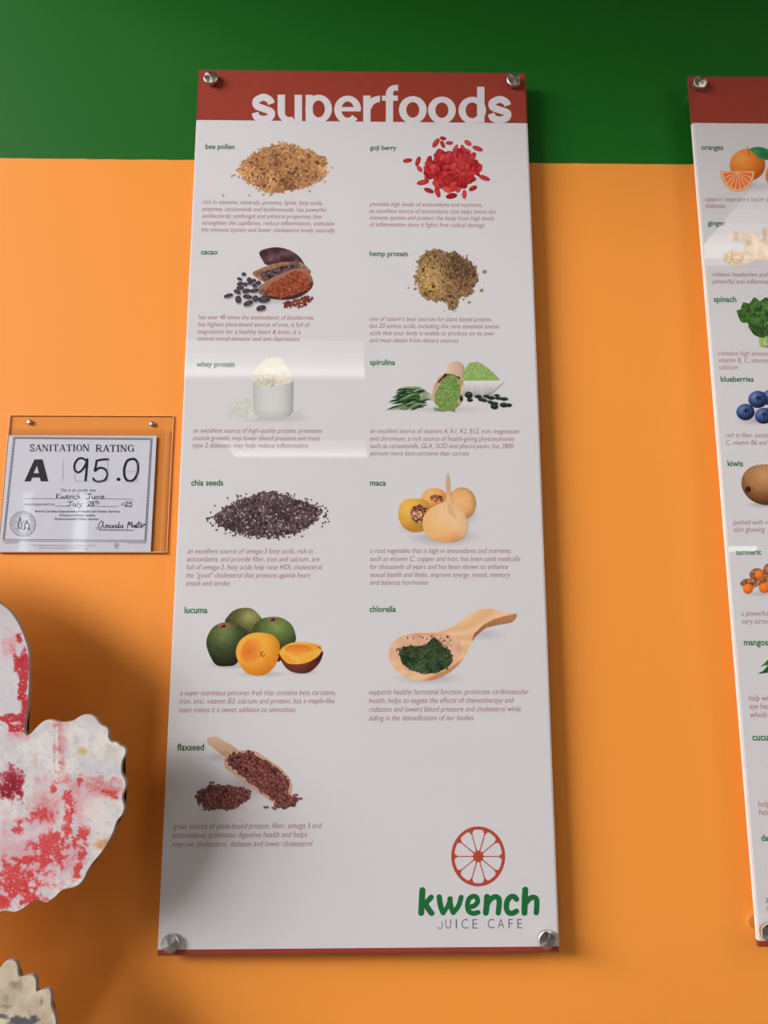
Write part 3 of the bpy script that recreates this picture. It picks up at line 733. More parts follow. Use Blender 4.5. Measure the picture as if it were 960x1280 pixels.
for i in range(9): p.stroke([(418+i, 190+i*6), (440+i*3, 200+i*8)], 1.4, (178, 126, 80), cap=False)
p.build('maca_root_picture', P1)
# lucuma
p = pic((210, 745), 4.0)
soft_shadow(p, 310, 345, 120, 24, 40); soft_shadow(p, 470, 390, 150, 20, 34); soft_shadow(p, 670, 380, 95, 20, 34)
p.region([(288, 135), (300, 100), (330, 72), (370, 60), (415, 62), (450, 88), (470, 125), (440, 170), (420, 195), (370, 180)], ball(385, 130, 95, 75, (92, 92, 50), (158, 160, 96), (58, 44, 30), 8, lx=.25, ly=-.35))
p.region([(425, 185), (432, 145), (465, 115), (520, 104), (570, 110), (615, 140), (636, 185), (638, 225), (610, 255), (565, 262), (480, 230)], ball(533, 185, 108, 85, (84, 100, 50), (128, 144, 80), (46, 50, 34), 10, lx=.1))
p.region([(192, 245), (200, 195), (230, 152), (280, 132), (335, 138), (380, 165), (400, 200), (385, 280), (340, 340), (300, 351), (245, 347), (215, 310)], ball(295, 235, 105, 115, (66, 78, 42), (112, 128, 76), (34, 34, 24), 10, lx=-.2, ly=-.5))
for x, y, rx, ry in ((280, 150, 31, 17), (527, 118, 24, 14)):
    p.region(ell(x, y, rx, ry), lambda X, Y: mix((150, 112, 88), (120, 84, 60), .5+nz(X, Y, .1)), smooth=False); p.grain(x-2, y+1, 13, 7, .3, (62, 36, 28), p.layer(), 10)
p.region([(548, 300), (560, 255), (575, 290), (560, 325), (545, 325)], lambda x, y: (48, 30, 26))
p.region([(340, 292), (348, 245), (375, 208), (420, 186), (465, 183), (515, 192), (548, 218), (560, 255), (552, 310), (530, 355), (495, 388), (450, 399), (400, 388), (362, 350)], ball(450, 290, 118, 112, (232, 162, 58), (240, 176, 74), (196, 118, 30), 5))
p.region([(360, 290), (375, 245), (405, 215), (440, 212), (466, 232), (474, 265), (462, 300), (430, 335), (400, 345), (372, 325)], ball(425, 275, 62, 70, (226, 140, 56), (206, 112, 34), (238, 168, 80), 6, lx=-.3, ly=0))
for i in range(10): p.grain(470+random.uniform(-12, 14), 292+random.uniform(-18, 20), 5, 2.5, random.uniform(0, 3), (122, 62, 22), p.layer(), 6)
p.region([(560, 285), (572, 335), (605, 372), (655, 387), (705, 382), (745, 350), (768, 312), (771, 275), (700, 300)], ball(665, 320, 110, 75, (94, 46, 34), (128, 70, 52), (46, 22, 18), 8, lx=-.2, ly=0))
p.region([(557, 282), (575, 255), (615, 235), (665, 230), (720, 236), (762, 250), (768, 275), (742, 308), (690, 335), (640, 341), (598, 336), (570, 310)], lambda x, y: mix((240, 176, 74), (226, 152, 48), .5+fbm(x, y, .03)))
p.region(ell(652, 267, 66, 24), lambda x, y: mix((206, 112, 36), (228, 150, 62), (y-243)/45), smooth=True)
for i in range(8): p.grain(755+random.uniform(-8, 8), 258+random.uniform(-8, 10), 4, 2, 0, (120, 60, 22), p.layer(), 6)
p.build('lucuma_picture', P1)
# chlorella
p = pic((450, 745), 3.84)
soft_shadow(p, 330, 395, 190, 34, 34); soft_shadow(p, 600, 185, 110, 34, 24)
def wood(x, y):
    g = math.sin((x*.5+y*1.2)*.08+3*nz(x, y, .01)); return mix(mix((228, 190, 148), (214, 168, 122), .5+.35*g), (176, 120, 78), max(0, min(.8, (y-(395-(x-310)*.55))/30)) if x > 100 and y > 180 else 0)
p.region([(137, 262), (150, 225), (195, 195), (260, 178), (330, 174), (390, 168), (440, 150), (488, 118), (530, 85), (580, 62), (640, 64), (700, 80), (752, 83), (750, 106), (725, 128), (660, 138), (605, 152), (560, 188), (528, 235), (500, 295), (455, 348), (385, 392), (310, 408), (235, 396), (175, 358), (142, 310)], wood)
p.region([(752, 84), (751, 106), (726, 129), (665, 139), (605, 153), (560, 189), (535, 222), (548, 180), (590, 140), (640, 112), (700, 95)], lambda x, y: mix((178, 128, 90), (146, 96, 62), (y-90)/90), smooth=False)
p.region([(145, 258), (165, 222), (215, 195), (280, 180), (350, 180), (420, 185), (468, 205), (488, 240), (482, 285), (450, 330), (395, 362), (320, 378), (245, 368), (180, 330), (152, 292)], lambda x, y: mix((228, 186, 158), (196, 146, 116), .4+.5*nz(x, y, .02)+max(0, (200-y)/60)))
CH = [(190, 262), (232, 240), (290, 240), (330, 225), (352, 200), (378, 215), (385, 238), (415, 250), (432, 270), (444, 312), (415, 345), (370, 366), (312, 372), (245, 354), (202, 322), (194, 288)]
p.region(CH, lambda x, y: (34, 48, 30))
p.heap(CH, 900, 8, 3, lambda x, y: vary(mix((42, 58, 38), (84, 106, 66), .35+.9*nz(x, y, .025, 8)), 16), sides=5)
for i in range(60):
    x, y = random.choice([(random.uniform(225, 350), 200+random.uniform(-10, 8)), (random.uniform(380, 440), random.uniform(190, 240)), (random.uniform(175, 215), random.uniform(245, 270)), (random.uniform(335, 370), random.uniform(195, 225))])
    p.grain(x, y, random.uniform(2, 9), 2.5, random.uniform(0, PI), vary((60, 52, 40), 20), p.layer(), 5)
p.build('chlorella_picture', P1)
# flaxseed
p = pic((190, 900), 4.0)
soft_shadow(p, 460, 330, 130, 95, 42); soft_shadow(p, 330, 185, 70, 30, 30); soft_shadow(p, 350, 440, 150, 25, 26)
p.region([(275, 100), (288, 86), (322, 83), (345, 95), (430, 150), (400, 180), (360, 182), (295, 130), (280, 120)], lambda x, y: mix((200, 168, 142), (168, 132, 104), (y-100)/90+.3*nz(x, y, .03)))
p.region([(356, 196), (398, 156), (480, 149), (525, 158), (640, 236), (690, 290), (704, 330), (696, 378), (672, 402), (622, 413), (596, 408), (480, 325), (366, 240)], lambda x, y: mix((208, 172, 148), (160, 120, 96), .35+max(0, (y-(240+(x-370)*.72))/34)), smooth=False)
IN = [(372, 200), (410, 168), (490, 162), (560, 200), (640, 255), (678, 300), (684, 340), (665, 385), (630, 402), (600, 392), (490, 310), (400, 232)]
p.region(IN, lambda x, y: mix((92, 48, 44), (140, 96, 80), max(0, 1-abs(y-170)/60)), smooth=False)
def flax(poly_, n_, s_=1.0):
    mx_ = sum(q[0] for q in poly_)/len(poly_); my_ = sum(q[1] for q in poly_)/len(poly_)
    p.region([(mx_+(q[0]-mx_)*.93, my_+(q[1]-my_)*.9) for q in poly_], lambda x, y: (70, 36, 34), 3)
    zb_ = p.layer(); k = 0; xs = [q[0] for q in poly_]; ys = [q[1] for q in poly_]
    while k < n_:
        x, y = random.uniform(min(xs), max(xs)), random.uniform(min(ys), max(ys))
        if not inside(x, y, poly_): continue
        k += 1; a = random.uniform(0, PI); c = vary((112, 58, 52), 20); z_ = zb_+random.uniform(0, 4e-5)
        p.grain(x, y, 14*s_, 7.5*s_, a, mix(c, (50, 22, 24), .5), z_-4e-7, 8); p.grain(x, y, 12*s_, 6*s_, a, c, z_, 8, mix(c, (206, 160, 148), random.uniform(.1, .6)))
    p.k += 16
flax(IN, 330)
flax([(218, 380), (240, 350), (300, 328), (370, 322), (430, 335), (485, 350), (488, 385), (455, 415), (420, 438), (350, 450), (280, 445), (235, 420)], 260)
flax([(608, 425), (622, 400), (660, 385), (700, 378), (722, 395), (715, 425), (670, 440), (630, 440)], 70)
for x, y, a in ((300, 313, 0), (248, 350, .5), (570, 436, 0), (610, 442, -.5), (718, 375, 0), (740, 393, 0), (268, 445, .3), (420, 432, .9)):
    p.grain(x, y, 15, 7, a, (108, 60, 56), p.layer(), 10, (160, 110, 104))
p.build('flaxseed_picture', P1)

# ------------------------------------------------------------------ food pictures on the right poster
p = pic((840, 80), 4.575)   # oranges
soft_shadow(p, 500, 700, 200, 40, 30)
p.region(ell(640, 640, 105, 95), ball(640, 640, 105, 95, (218, 118, 44), (232, 146, 76), (160, 72, 24)))
p.region(ell(432, 577, 102, 92), ball(432, 577, 102, 92, (218, 124, 46), (236, 156, 82), (176, 84, 26), 5))
p.region([(445, 487), (480, 474), (530, 480), (585, 510), (620, 550), (560, 552), (505, 540), (470, 512)], lambda x, y: mix((30, 112, 62), (70, 150, 92), .5+nz(x, y, .02)))
p.stroke([(430, 472), (438, 490), (440, 522)], 4, (70, 96, 50))
def wedge(cx, cy, R_, col_r, n_=9):
    pts = [(cx-R_, cy)]+[(cx-R_*math.cos(PI*i/20), cy+R_*1.2*math.sin(PI*i/20)) for i in range(1, 20)]+[(cx+R_, cy)]
    p.poly(pts, col_r)
    s_ = .93; p.poly([(cx+(q[0]-cx)*s_, cy+3+(q[1]-cy)*s_) for q in pts], (238, 196, 150))
    for i in range(n_):
        a0, a1 = PI*(i+.08)/n_, PI*(i+.92)/n_
        p.poly([(cx-6*math.cos((a0+a1)/2), cy+6)]+[(cx-R_*.86*math.cos(a), cy+6+R_*1.02*math.sin(a)) for a in (a0, (a0+a1)/2, a1)], vary((232, 118, 62), 8))
wedge(376, 612, 98, (220, 130, 60))
p.build('orange_picture', P2)
p = pic((840, 80), 4.575)   # ginger
soft_shadow(p, 480, 1140, 200, 30, 26)
def gin(x, y): return mix((226, 204, 178), (184, 152, 122), .35+.8*fbm(x, y, .02, 7)+.06*math.sin(y*.3+x*.1))
for e in ((362, 985, 32, 28), (400, 995, 30, 24), (452, 1010, 52, 50), (445, 1055, 35, 36), (560, 965, 46, 36), (560, 1030, 60, 44), (500, 1090, 62, 42), (600, 1080, 70, 50), (350, 1105, 62, 40), (400, 1110, 50, 36)):
    p.region(ell(*e), gin)
for cx, cy, rx, ry in ((350, 1108, 60, 38),):
    p.region(ell(cx, cy, rx, ry), lambda x, y: mix((222, 196, 158), (168, 132, 96), .4+fbm(x, y, .06, 2)))
for e in ((345, 1152, 14, 8), (385, 1156, 14, 8), (315, 1130, 10, 7)): p.region(ell(*e), gin)
p.build('ginger_picture', P2)
p = pic((860, 330), 5.565)  # spinach
for i in range(26):
    x = random.uniform(500, 640); p.stroke([(x, 575+random.uniform(-10, 12)), (x+random.uniform(-25, 10), 500), (x+random.uniform(-60, 20), 420)], 7, vary((150, 178, 96), 20), cap=False)
def leaf(x, y, L_, W2, ang, b0):
    ca, sa = math.cos(ang), math.sin(ang); o_l = []
    for t, w2 in ((0, .04), (.12, .45), (.3, .95), (.5, 1.0), (.7, .75), (.88, .35), (1.0, .0), (.88, -.4), (.7, -.8), (.5, -1.0), (.3, -.9), (.12, -.4)):
        u, v = t*L_, w2*W2*random.uniform(.85, 1.15); o_l.append((x+u*ca-v*sa, y-(u*sa+v*ca)))
    p.region(o_l, lambda X, Y: mix(b0, (30, 56, 24), .3+1.2*fbm(X, Y, .03, L_)+.3*max(0, (Y-430)/100)), 1.1)
    p.stroke([(x, y), (x+L_*.9*ca, y-L_*.9*sa)], 1.6, (128, 156, 92), curve=False, cap=False)
for k in range(16):
    a = math.radians(random.uniform(100, 150)); leaf(540+random.uniform(-40, 60), 500+random.uniform(-30, 20), random.uniform(90, 150), random.uniform(16, 26), a, vary((58, 98, 42), 14))
for x, y, L_, W2, a in ((480, 420, 150, 40, 125), (540, 430, 170, 48, 100), (620, 440, 170, 50, 85), (450, 390, 130, 46, 150), (520, 350, 120, 44, 80), (590, 360, 140, 50, 95), (430, 350, 95, 42, 120), (480, 340, 110, 48, 100), (660, 380, 120, 50, 110), (410, 380, 90, 34, 100), (560, 300, 70, 34, 110)):
    leaf(x, y, L_, W2, math.radians(a), vary((72, 118, 50), 16))
p.poly([(505, 578), (640, 585), (640, 570), (540, 568)], (170, 110, 96))
p.build('spinach_picture', P2)
p = pic((860, 330), 5.565)  # blueberries
soft_shadow(p, 480, 1090, 170, 40, 36)
for x, y, r in ((600, 1040, 66), (570, 930, 60), (486, 942, 67), (400, 1030, 64), (526, 1056, 62)):
    p.region(ell(x, y, r, r*.9), ball(x, y, r, r*.9, (56, 76, 122), (110, 132, 176), (20, 26, 52), 10))
    p.region(ell(x+8, y-8, r*.38, r*.3, 12), lambda X, Y: (26, 32, 58)); 
    for k in range(5): p.grain(x+8+r*.3*math.cos(k*1.256), y-8+r*.25*math.sin(k*1.256), 8, 4, -k*1.256, (84, 102, 146), p.layer(), 6)
p.build('blueberry_picture', P2)
p = pic((860, 540), 5.333)  # kiwi
soft_shadow(p, 520, 485, 150, 24, 50)
p.region([(357, 355), (362, 300), (395, 250), (450, 222), (520, 216), (600, 225), (660, 265), (690, 350), (660, 430), (600, 475), (530, 487), (470, 478), (415, 450), (375, 405)], ball(505, 350, 170, 145, (156, 108, 66), (196, 148, 102), (72, 40, 24), 12, .08, lx=0, ly=-.45))
p.region(ell(400, 383, 18, 20), lambda x, y: (46, 26, 20)); p.grain(400, 383, 24, 8, .8, (60, 36, 26), p.layer(), 8)
p.build('kiwi_picture', P2)
p = pic((860, 540), 5.333)  # turmeric
soft_shadow(p, 480, 1080, 130, 20, 30)
for x, y, rx, ry in ((560, 920, 60, 50), (460, 950, 50, 42), (410, 1010, 62, 34), (540, 1010, 70, 60), (600, 1050, 70, 40)):
    p.region(ell(x, y, rx, ry), lambda X, Y: mix((190, 128, 92), (104, 58, 36), .45+1.0*fbm(X, Y, .05, rx)), 1.2)
for x, y, rx, ry in ((475, 950, 30, 32), (400, 1045, 34, 34), (510, 1040, 38, 34)):
    p.region(ell(x, y, rx, ry), ball(x, y, rx, ry, (226, 118, 40), (236, 140, 62), (190, 88, 26), 5))
p.build('turmeric_picture', P2)
p = pic((860, 760), 5.333)  # mangosteen leaves
p.region([(478, 394), (505, 372), (535, 342), (600, 330), (600, 385), (545, 380), (510, 384)], lambda x, y: mix((62, 150, 72), (34, 104, 44), (x-480)/60+nz(x, y, .05)), smooth=False)
p.region([(462, 440), (500, 420), (532, 384), (600, 372), (600, 430), (530, 432)], lambda x, y: mix((30, 70, 34), (44, 110, 50), (x-480)/80), smooth=False)
p.region(ell(640, 480, 80, 70), ball(640, 480, 80, 70, (84, 42, 56), (130, 80, 96), (40, 18, 28)))
p.build('mangosteen_picture', P2)

# ------------------------------------------------------------------ sanitation certificate in a clear holder
YH0, YH1 = -0.0008, -0.0026          # back sheet of the holder
YPAP = -0.0034; YF0, YF1 = -0.0042, -0.0058
hx0, hz1 = at(12.6, 519.3, YH1); hx1, _ = at(216.3, 521.0, YH1); _, hz0 = at(100, 689.6, YF1)
t = empty('certificate_holder', ((hx0+hx1)/2, 0, hz0), 'clear acrylic certificate holder screwed to the orange wall by two screws', 'sign holder')
box('back_sheet', hx0, hx1, YH1, YH0, hz0, hz1, M_ACR2, t)
_, fz1 = at(100, 536, YF1)
M_CLEDGE = mat('acrylic_cut_edge', (0.80, 0.52, 0.34), 0.2)
box('front_pocket', hx0, hx1-.009, YF1, YF0, hz0, fz1, M_ACR2, t)
box('bottom_fold', hx0, hx1, YF1, YH0, hz0-.0012, hz0, M_CLEDGE, t)
box('sheet_edge', hx1, hx1+.0011, YH1, YH0, hz0, hz1, M_CLEDGE, t); box('sheet_edge', hx1-.0096, hx1-.009, YF1, YF0, hz0, fz1, M_CLEDGE, t)
box('sheet_edge', hx0-.0011, hx0, YH1, YH0, hz0, hz1, M_CLEDGE, t); box('sheet_edge', hx0, hx1, YH1, YH0, hz1, hz1+.0009, M_CLEDGE, t)
for q in ((36.8, 527.6), (190, 529.8)):
    x, z = at(*q, YH1-.001)
    bm = bmesh.new(); bmesh.ops.create_uvsphere(bm, u_segments=20, v_segments=10, radius=0.0048)
    for v in bm.verts: v.co = Vector((x+v.co.x, YH1-.0002+min(0, v.co.y*.4), z+v.co.z))
    sc_ = frombm('screw', bm, M_SCREW, t, smooth=True)
    for a in (0, PI/2):
        bm = bmesh.new(); bmesh.ops.create_cube(bm, size=1)
        for v in bm.verts: v.co = Vector((v.co.x*.0058, v.co.y*.0004, v.co.z*.0012))
        bmesh.ops.rotate(bm, verts=bm.verts, cent=(0, 0, 0), matrix=Matrix.Rotation(a+.4, 3, 'Y'))
        bmesh.ops.translate(bm, verts=bm.verts, vec=(x, YH1-.0028, z)); frombm('screw_slot', bm, M_BLACK, sc_)
# the certificate itself
cx0, cz1 = at(11.3, 543.7, YPAP); cx1, cz1b = at(195.8, 545.4, YPAP); cz1 = (cz1+cz1b)/2
M_CERT = mat('certificate_paper', (0.68, 0.69, 0.725), 0.7)
C = empty('certificate', ((cx0+cx1)/2, YPAP, hz0+.001), 'framed black and white sanitation rating certificate graded A with a handwritten score', 'certificate')
box('paper', cx0, cx1, YPAP, YPAP+.0003, hz0+.0006, cz1, M_CERT, C)
BK = (38, 38, 44)
p = Pic(YPAP-.00005, (0, 510), 4.174)
TL, TR, BR, BL = (76, 156), (790, 162), (758, 694), (20, 688)
def lerp2(a, b_, t): return (a[0]+(b_[0]-a[0])*t, a[1]+(b_[1]-a[1])*t)
for off, w_ in ((-5, 2.6), (3, 2.6)):
    q = [(TL[0]+off, TL[1]+off), (TR[0]-off, TR[1]+off), (BR[0]-off, BR[1]-off), (BL[0]+off, BL[1]-off)]
    for i in range(4): p.stroke([q[i], q[(i+1) % 4]], w_, BK, curve=False, cap=False)
for A_, B_ in ((TL, BL), (TR, BR)):
    n_ = 34
    for i in range(n_):
        c = lerp2(A_, B_, (i+.5)/n_); p.stroke([(c[0]-4, c[1]-7), (c[0]+4, c[1]+7)], 3.2, (70, 72, 80), curve=False, cap=False)
for k in (-1, 1): p.stroke([lerp2(TL, TR, 0), lerp2(TL, TR, 1)], 2.2, (110, 112, 120), curve=False, cap=False)
# heavy A
p.poly([(127, 383), (180, 268), (222, 268), (252, 383), (213, 383), (208, 363), (167, 363), (160, 383)], (42, 40, 46))
p.poly([(176, 340), (203, 340), (193, 302)], (196, 196, 204))
# marker pen 95.0
MK = (30, 32, 44)
p.stroke([(452, 278), (432, 263), (408, 266), (390, 292), (390, 322), (408, 336), (430, 322), (448, 292), (455, 270)], 11, MK)
p.stroke([(455, 268), (452, 320), (446, 379)], 12, MK)
p.stroke([(564, 268), (535, 269), (504, 275)], 11, MK); p.stroke([(504, 275), (500, 300), (494, 326)], 11, MK)
p.stroke([(496, 328), (520, 312), (548, 320), (560, 345), (548, 374), (520, 384), (496, 380), (487, 368)], 11, MK)
p.grain(618, 372, 10, 9, 0, MK, p.layer(), 12)
p.stroke([(692, 266), (664, 276), (648, 318), (652, 362), (672, 381), (700, 372), (718, 335), (718, 290), (705, 269)], 12, MK, closed=True)
LG = (160, 160, 168)
for a in (((332, 270), (326, 386)), ((392, 382), (560, 384)), ((560, 384), (562, 270)), ((646, 384), (714, 386)), ((714, 386), (718, 270)), ((650, 330), (714, 330)), ((388, 336), (392, 382))): p.stroke(list(a), 1.6, LG, curve=False, cap=False)
# rules
for a in (((133, 473), (288, 473)), ((548, 474), (690, 476)), ((288, 512), (350, 512)), ((455, 513), (612, 514)), ((650, 515), (690, 516)), ((500, 632), (700, 638))): p.stroke(list(a), 2.0, (64, 64, 72), curve=False, cap=False)
p.build('border_and_grade', C)
# serif title
p = Pic(YPAP-.00005, (0, 510), 4.174)
BT = 225.5; CH_ = 35.0
def serif(ch, x, w_, dy=0):
    b_ = BT+dy; tp = b_-CH_
    tk, tn = 6.8, 2.8
    S = lambda u, v: (x+u*w_, tp+v*CH_)
    def line(a, c, ww): p.stroke([S(*a), S(*c)], ww, BK, curve=False, cap=False)
    def ser(u, v, hw=5.5): p.stroke([(x+u*w_-hw, tp+v*CH_), (x+u*w_+hw, tp+v*CH_)], 2.4, BK, curve=False, cap=False)
    if ch == 'I': line((.5, 0), (.5, 1), tk); ser(.5, .02, 7); ser(.5, .98, 7)
    if ch == 'T': line((.5, 0), (.5, 1), tk); line((0, .04), (1, .04), 3.2); line((.02, .02), (.02, .26), 2.4); line((.98, .02), (.98, .26), 2.4); ser(.5, .98, 7)
    if ch == 'A': line((.12, 1), (.5, 0), tn); line((.5, 0), (.88, 1), tk); line((.26, .66), (.74, .66), tn); ser(.12, .98); ser(.88, .98)
    if ch == 'N': line((.12, 0), (.12, 1), tn); line((.12, 0), (.86, 1), tk); line((.86, 0), (.86, 1), tn); ser(.1, .02); ser(.12, .98); ser(.86, .02)
    if ch == 'O': p.ring(x+w_/2, tp+CH_/2, (w_/2, CH_/2+.6), (w_/2-6.5, CH_/2-2), 0, 360, BK, 30)
    if ch == 'S':
        p.stroke([S(.92, .26), S(.8, .08), S(.5, .02), S(.14, .12), S(.12, .32), S(.5, .49), S(.88, .68), S(.88, .86), S(.52, .98), S(.2, .92), S(.06, .72)], 5.2, BK, cap=False); line((.92, .02), (.92, .3), 2.2); line((.06, .68), (.06, 1), 2.2)
    if ch == 'R':
        line((.16, 0), (.16, 1), tk); ser(.14, .02); ser(.16, .98); p.stroke([S(.16, .03), S(.55, .03), S(.8, .14), S(.8, .36), S(.55, .49), S(.16, .5)], 4.2, BK, cap=False); line((.5, .5), (.9, 1), tk); ser(.94, .98, 4)
    if ch == 'G':
        p.ring(x+w_/2, tp+CH_/2, (w_/2, CH_/2+.6), (w_/2-6.5, CH_/2-2), 42, 300, BK, 30); line((.88, .55), (.88, .97), tk); ser(.86, .55); line((.86, .04), (.86, .3), 2.4)
xs = 157
for ch, w_ in zip('SANITATION', (23, 33, 33, 15, 30, 33, 30, 15, 31, 33)):
    serif(ch, xs, w_); xs += w_+3.6
xs = 500
for ch, w_ in zip('RATING', (32, 33, 30, 15, 33, 32)): serif(ch, xs, w_, 2.2); xs += w_+4.6
p.build('serif_title', C)
def small(name, txt, x0, x1, yb_, m_=M_BLACK, shear=0.0, bold=0.0, tall=1.0):
    return text_block(name, [(txt, x0/4.174, x1/4.174, 510+yb_/4.174)], YPAP-.00012, C, m_, bold=bold, shear=shear, tall=tall)
small('printed_line', 'This is to certify that', 315, 500, 436, shear=.25)
small('printed_line', 'was inspected on', 128, 283, 508, shear=.25)
small('printed_line', ', 20', 617, 650, 509, shear=.25)
small('printed_line', 'North Carolina Department of Health and Human Services', 182, 625, 545, bold=.012)
small('printed_line', 'Division of Public Health', 310, 495, 565.5, bold=.012)
small('printed_line', 'Environmental Health Section', 287, 513, 585, bold=.012)
small('printed_line', 'Registered Environmental Health Specialist', 515, 697, 641, M_GREY)
small('printed_line', 'DENR 4024', 20, 98, 708, M_GREY); small('printed_line', 'Environmental Health', 667, 760, 708, M_GREY)
small('printed_line', 'This certificate shall remain posted in a conspicuous place at all times', 168, 500, 720, M_GREY)
small('printed_line', 'and may be removed only by the department', 200, 420, 734, M_GREY)
# handwriting
p = Pic(YPAP-.00014, (0, 510), 4.174)
HWC = (34, 36, 52)
def h(*pts, w_=3.6): p.stroke(list(pts), w_, HWC)
# first line: K w e n c h  J u i c e
h((296, 447), (294, 475)); h((312, 448), (297, 461), (313, 475)); h((318, 458), (322, 474), (330, 462), (336, 474), (344, 457))
h((348, 467), (360, 464), (356, 456), (348, 462), (349, 473), (361, 473)); h((368, 459), (367, 475)); h((368, 464), (378, 458), (382, 474))
h((398, 460), (390, 459), (387, 468), (392, 475), (401, 472)); h((407, 446), (406, 475)); h((407, 466), (414, 461), (418, 475))
h((452, 449), (478, 447)); h((466, 448), (465, 470), (456, 476), (448, 470)); h((480, 460), (481, 473), (491, 472), (495, 459)); h((495, 460), (496, 475)); h((504, 460), (504, 475))
h((524, 461), (515, 460), (512, 469), (517, 475), (526, 473)); h((530, 468), (542, 464), (537, 458), (530, 466), (534, 475), (547, 473))
p.build('handwritten_name', C)
p = Pic(YPAP-.00014, (0, 510), 4.174)
# second line: July 28th, 25
h((354, 490), (378, 488)); h((367, 489), (366, 508), (357, 513), (350, 508)); h((382, 498), (383, 511), (393, 510), (395, 498)); h((395, 498), (397, 512)); h((406, 488), (405, 512)); h((412, 499), (417, 508)); h((427, 497), (417, 520), (408, 519))
h((457, 495), (464, 488), (472, 493), (468, 502), (456, 511), (474, 511)); h((490, 492), (482, 488), (479, 496), (489, 503), (488, 511), (480, 510), (481, 502), (491, 492)); h((500, 484), (500, 496), w_=2.6); h((496, 488), (505, 487), w_=2.6); h((508, 483), (508, 496), w_=2.6); h((508, 490), (514, 489), (516, 496), w_=2.6); h((497, 501), (520, 500), w_=2.2)
p.build('handwritten_date', C)
p = Pic(YPAP-.00014, (0, 510), 4.174)
h((653, 494), (660, 489), (667, 494), (662, 502), (652, 510), (668, 510)); h((690, 489), (676, 490), (674, 499), (685, 498), (688, 506), (681, 511), (672, 508))
p.build('handwritten_year', C)
p = Pic(YPAP-.00014, (0, 510), 4.174)
# signature
h((528, 592), (516, 606), (514, 622), (526, 626), (537, 606), (538, 594), (526, 590)); h((537, 596), (538, 616), (545, 626)); h((549, 625), (552, 612), (557, 611), (558, 625), (563, 612), (568, 611), (569, 625), (576, 622))
h((586, 612), (578, 612), (576, 622), (584, 625), (589, 613), (590, 625)); h((595, 625), (596, 613), (603, 613), (604, 625)); h((617, 612), (609, 613), (608, 623), (616, 624), (621, 596)); h((620, 606), (620, 625), (628, 621)); h((638, 612), (630, 613), (629, 623), (637, 624), (640, 612), (643, 626))
h((664, 628), (669, 600), (674, 594), (676, 612), (684, 598), (688, 596), (686, 620)); h((700, 612), (692, 612), (690, 622), (698, 622), (702, 612), (705, 622), (716, 614), (710, 609), (708, 618), (716, 623), (708, 626)); h((726, 590), (722, 620), (730, 624)); h((714, 603), (738, 600)); h((734, 616), (742, 612), (738, 607), (733, 615), (738, 624), (748, 614), (752, 604)); h((750, 610), (760, 606))
h((500, 624), (504, 622), w_=3)
p.build('signature', C)
# round seal
p = Pic(YPAP-.00005, (0, 510), 4.174)
SG = (104, 106, 116)
for r, w_ in ((68, 2.4), (64, 1.4), (47, 1.6)): p.ring(120, 605, (r, r*.98), (r-w_, (r-w_)*.98), 0, 360, SG, 60)
for i in range(40):
    a = 2*PI*i/40; p.stroke([(120+51*math.cos(a), 605+50*math.sin(a)), (120+60*math.cos(a+.04), 605+59*math.sin(a+.04))], 3.2 if i % 3 else 1.4, SG, curve=False, cap=False)
p.stroke([(84, 632), (100, 626), (120, 632), (140, 626), (156, 632)], 3, SG); p.stroke([(98, 630), (96, 600), (104, 585), (112, 600), (110, 630)], 4, SG); p.grain(104, 578, 6, 7, 0, SG, p.layer(), 10)
p.stroke([(128, 636), (130, 612), (142, 600), (152, 612), (150, 634)], 5, (74, 76, 86)); p.grain(140, 592, 6, 7, 0, SG, p.layer(), 10); p.stroke([(112, 604), (126, 596), (134, 604)], 3, SG); p.stroke([(76, 606), (86, 590), (92, 604)], 2.4, SG)
for i in range(26): p.grain(120+random.uniform(-32, 34), 606+random.uniform(-26, 34), 4, 1.6, random.uniform(0, PI), SG, p.layer(), 5)
p.build('round_seal', C)
p = Pic(YPAP-.00005, (0, 510), 4.174)
p.ring(608, 716, (13, 13), (9, 9), 0, 360, (130, 132, 140), 20); p.stroke([(596, 733), (620, 733)], 3, (140, 142, 150), curve=False, cap=False); p.grain(608, 716, 6, 6, 0, (140, 142, 150), p.layer(), 8)
p.build('footer_emblem', C)
p = Pic(YPAP-.00005, (0, 510), 4.174)
p.stroke([(444, 738), (448, 730), (452, 736), (458, 730)], 2, (90, 92, 100)); 
p.build('footer_mark', C)

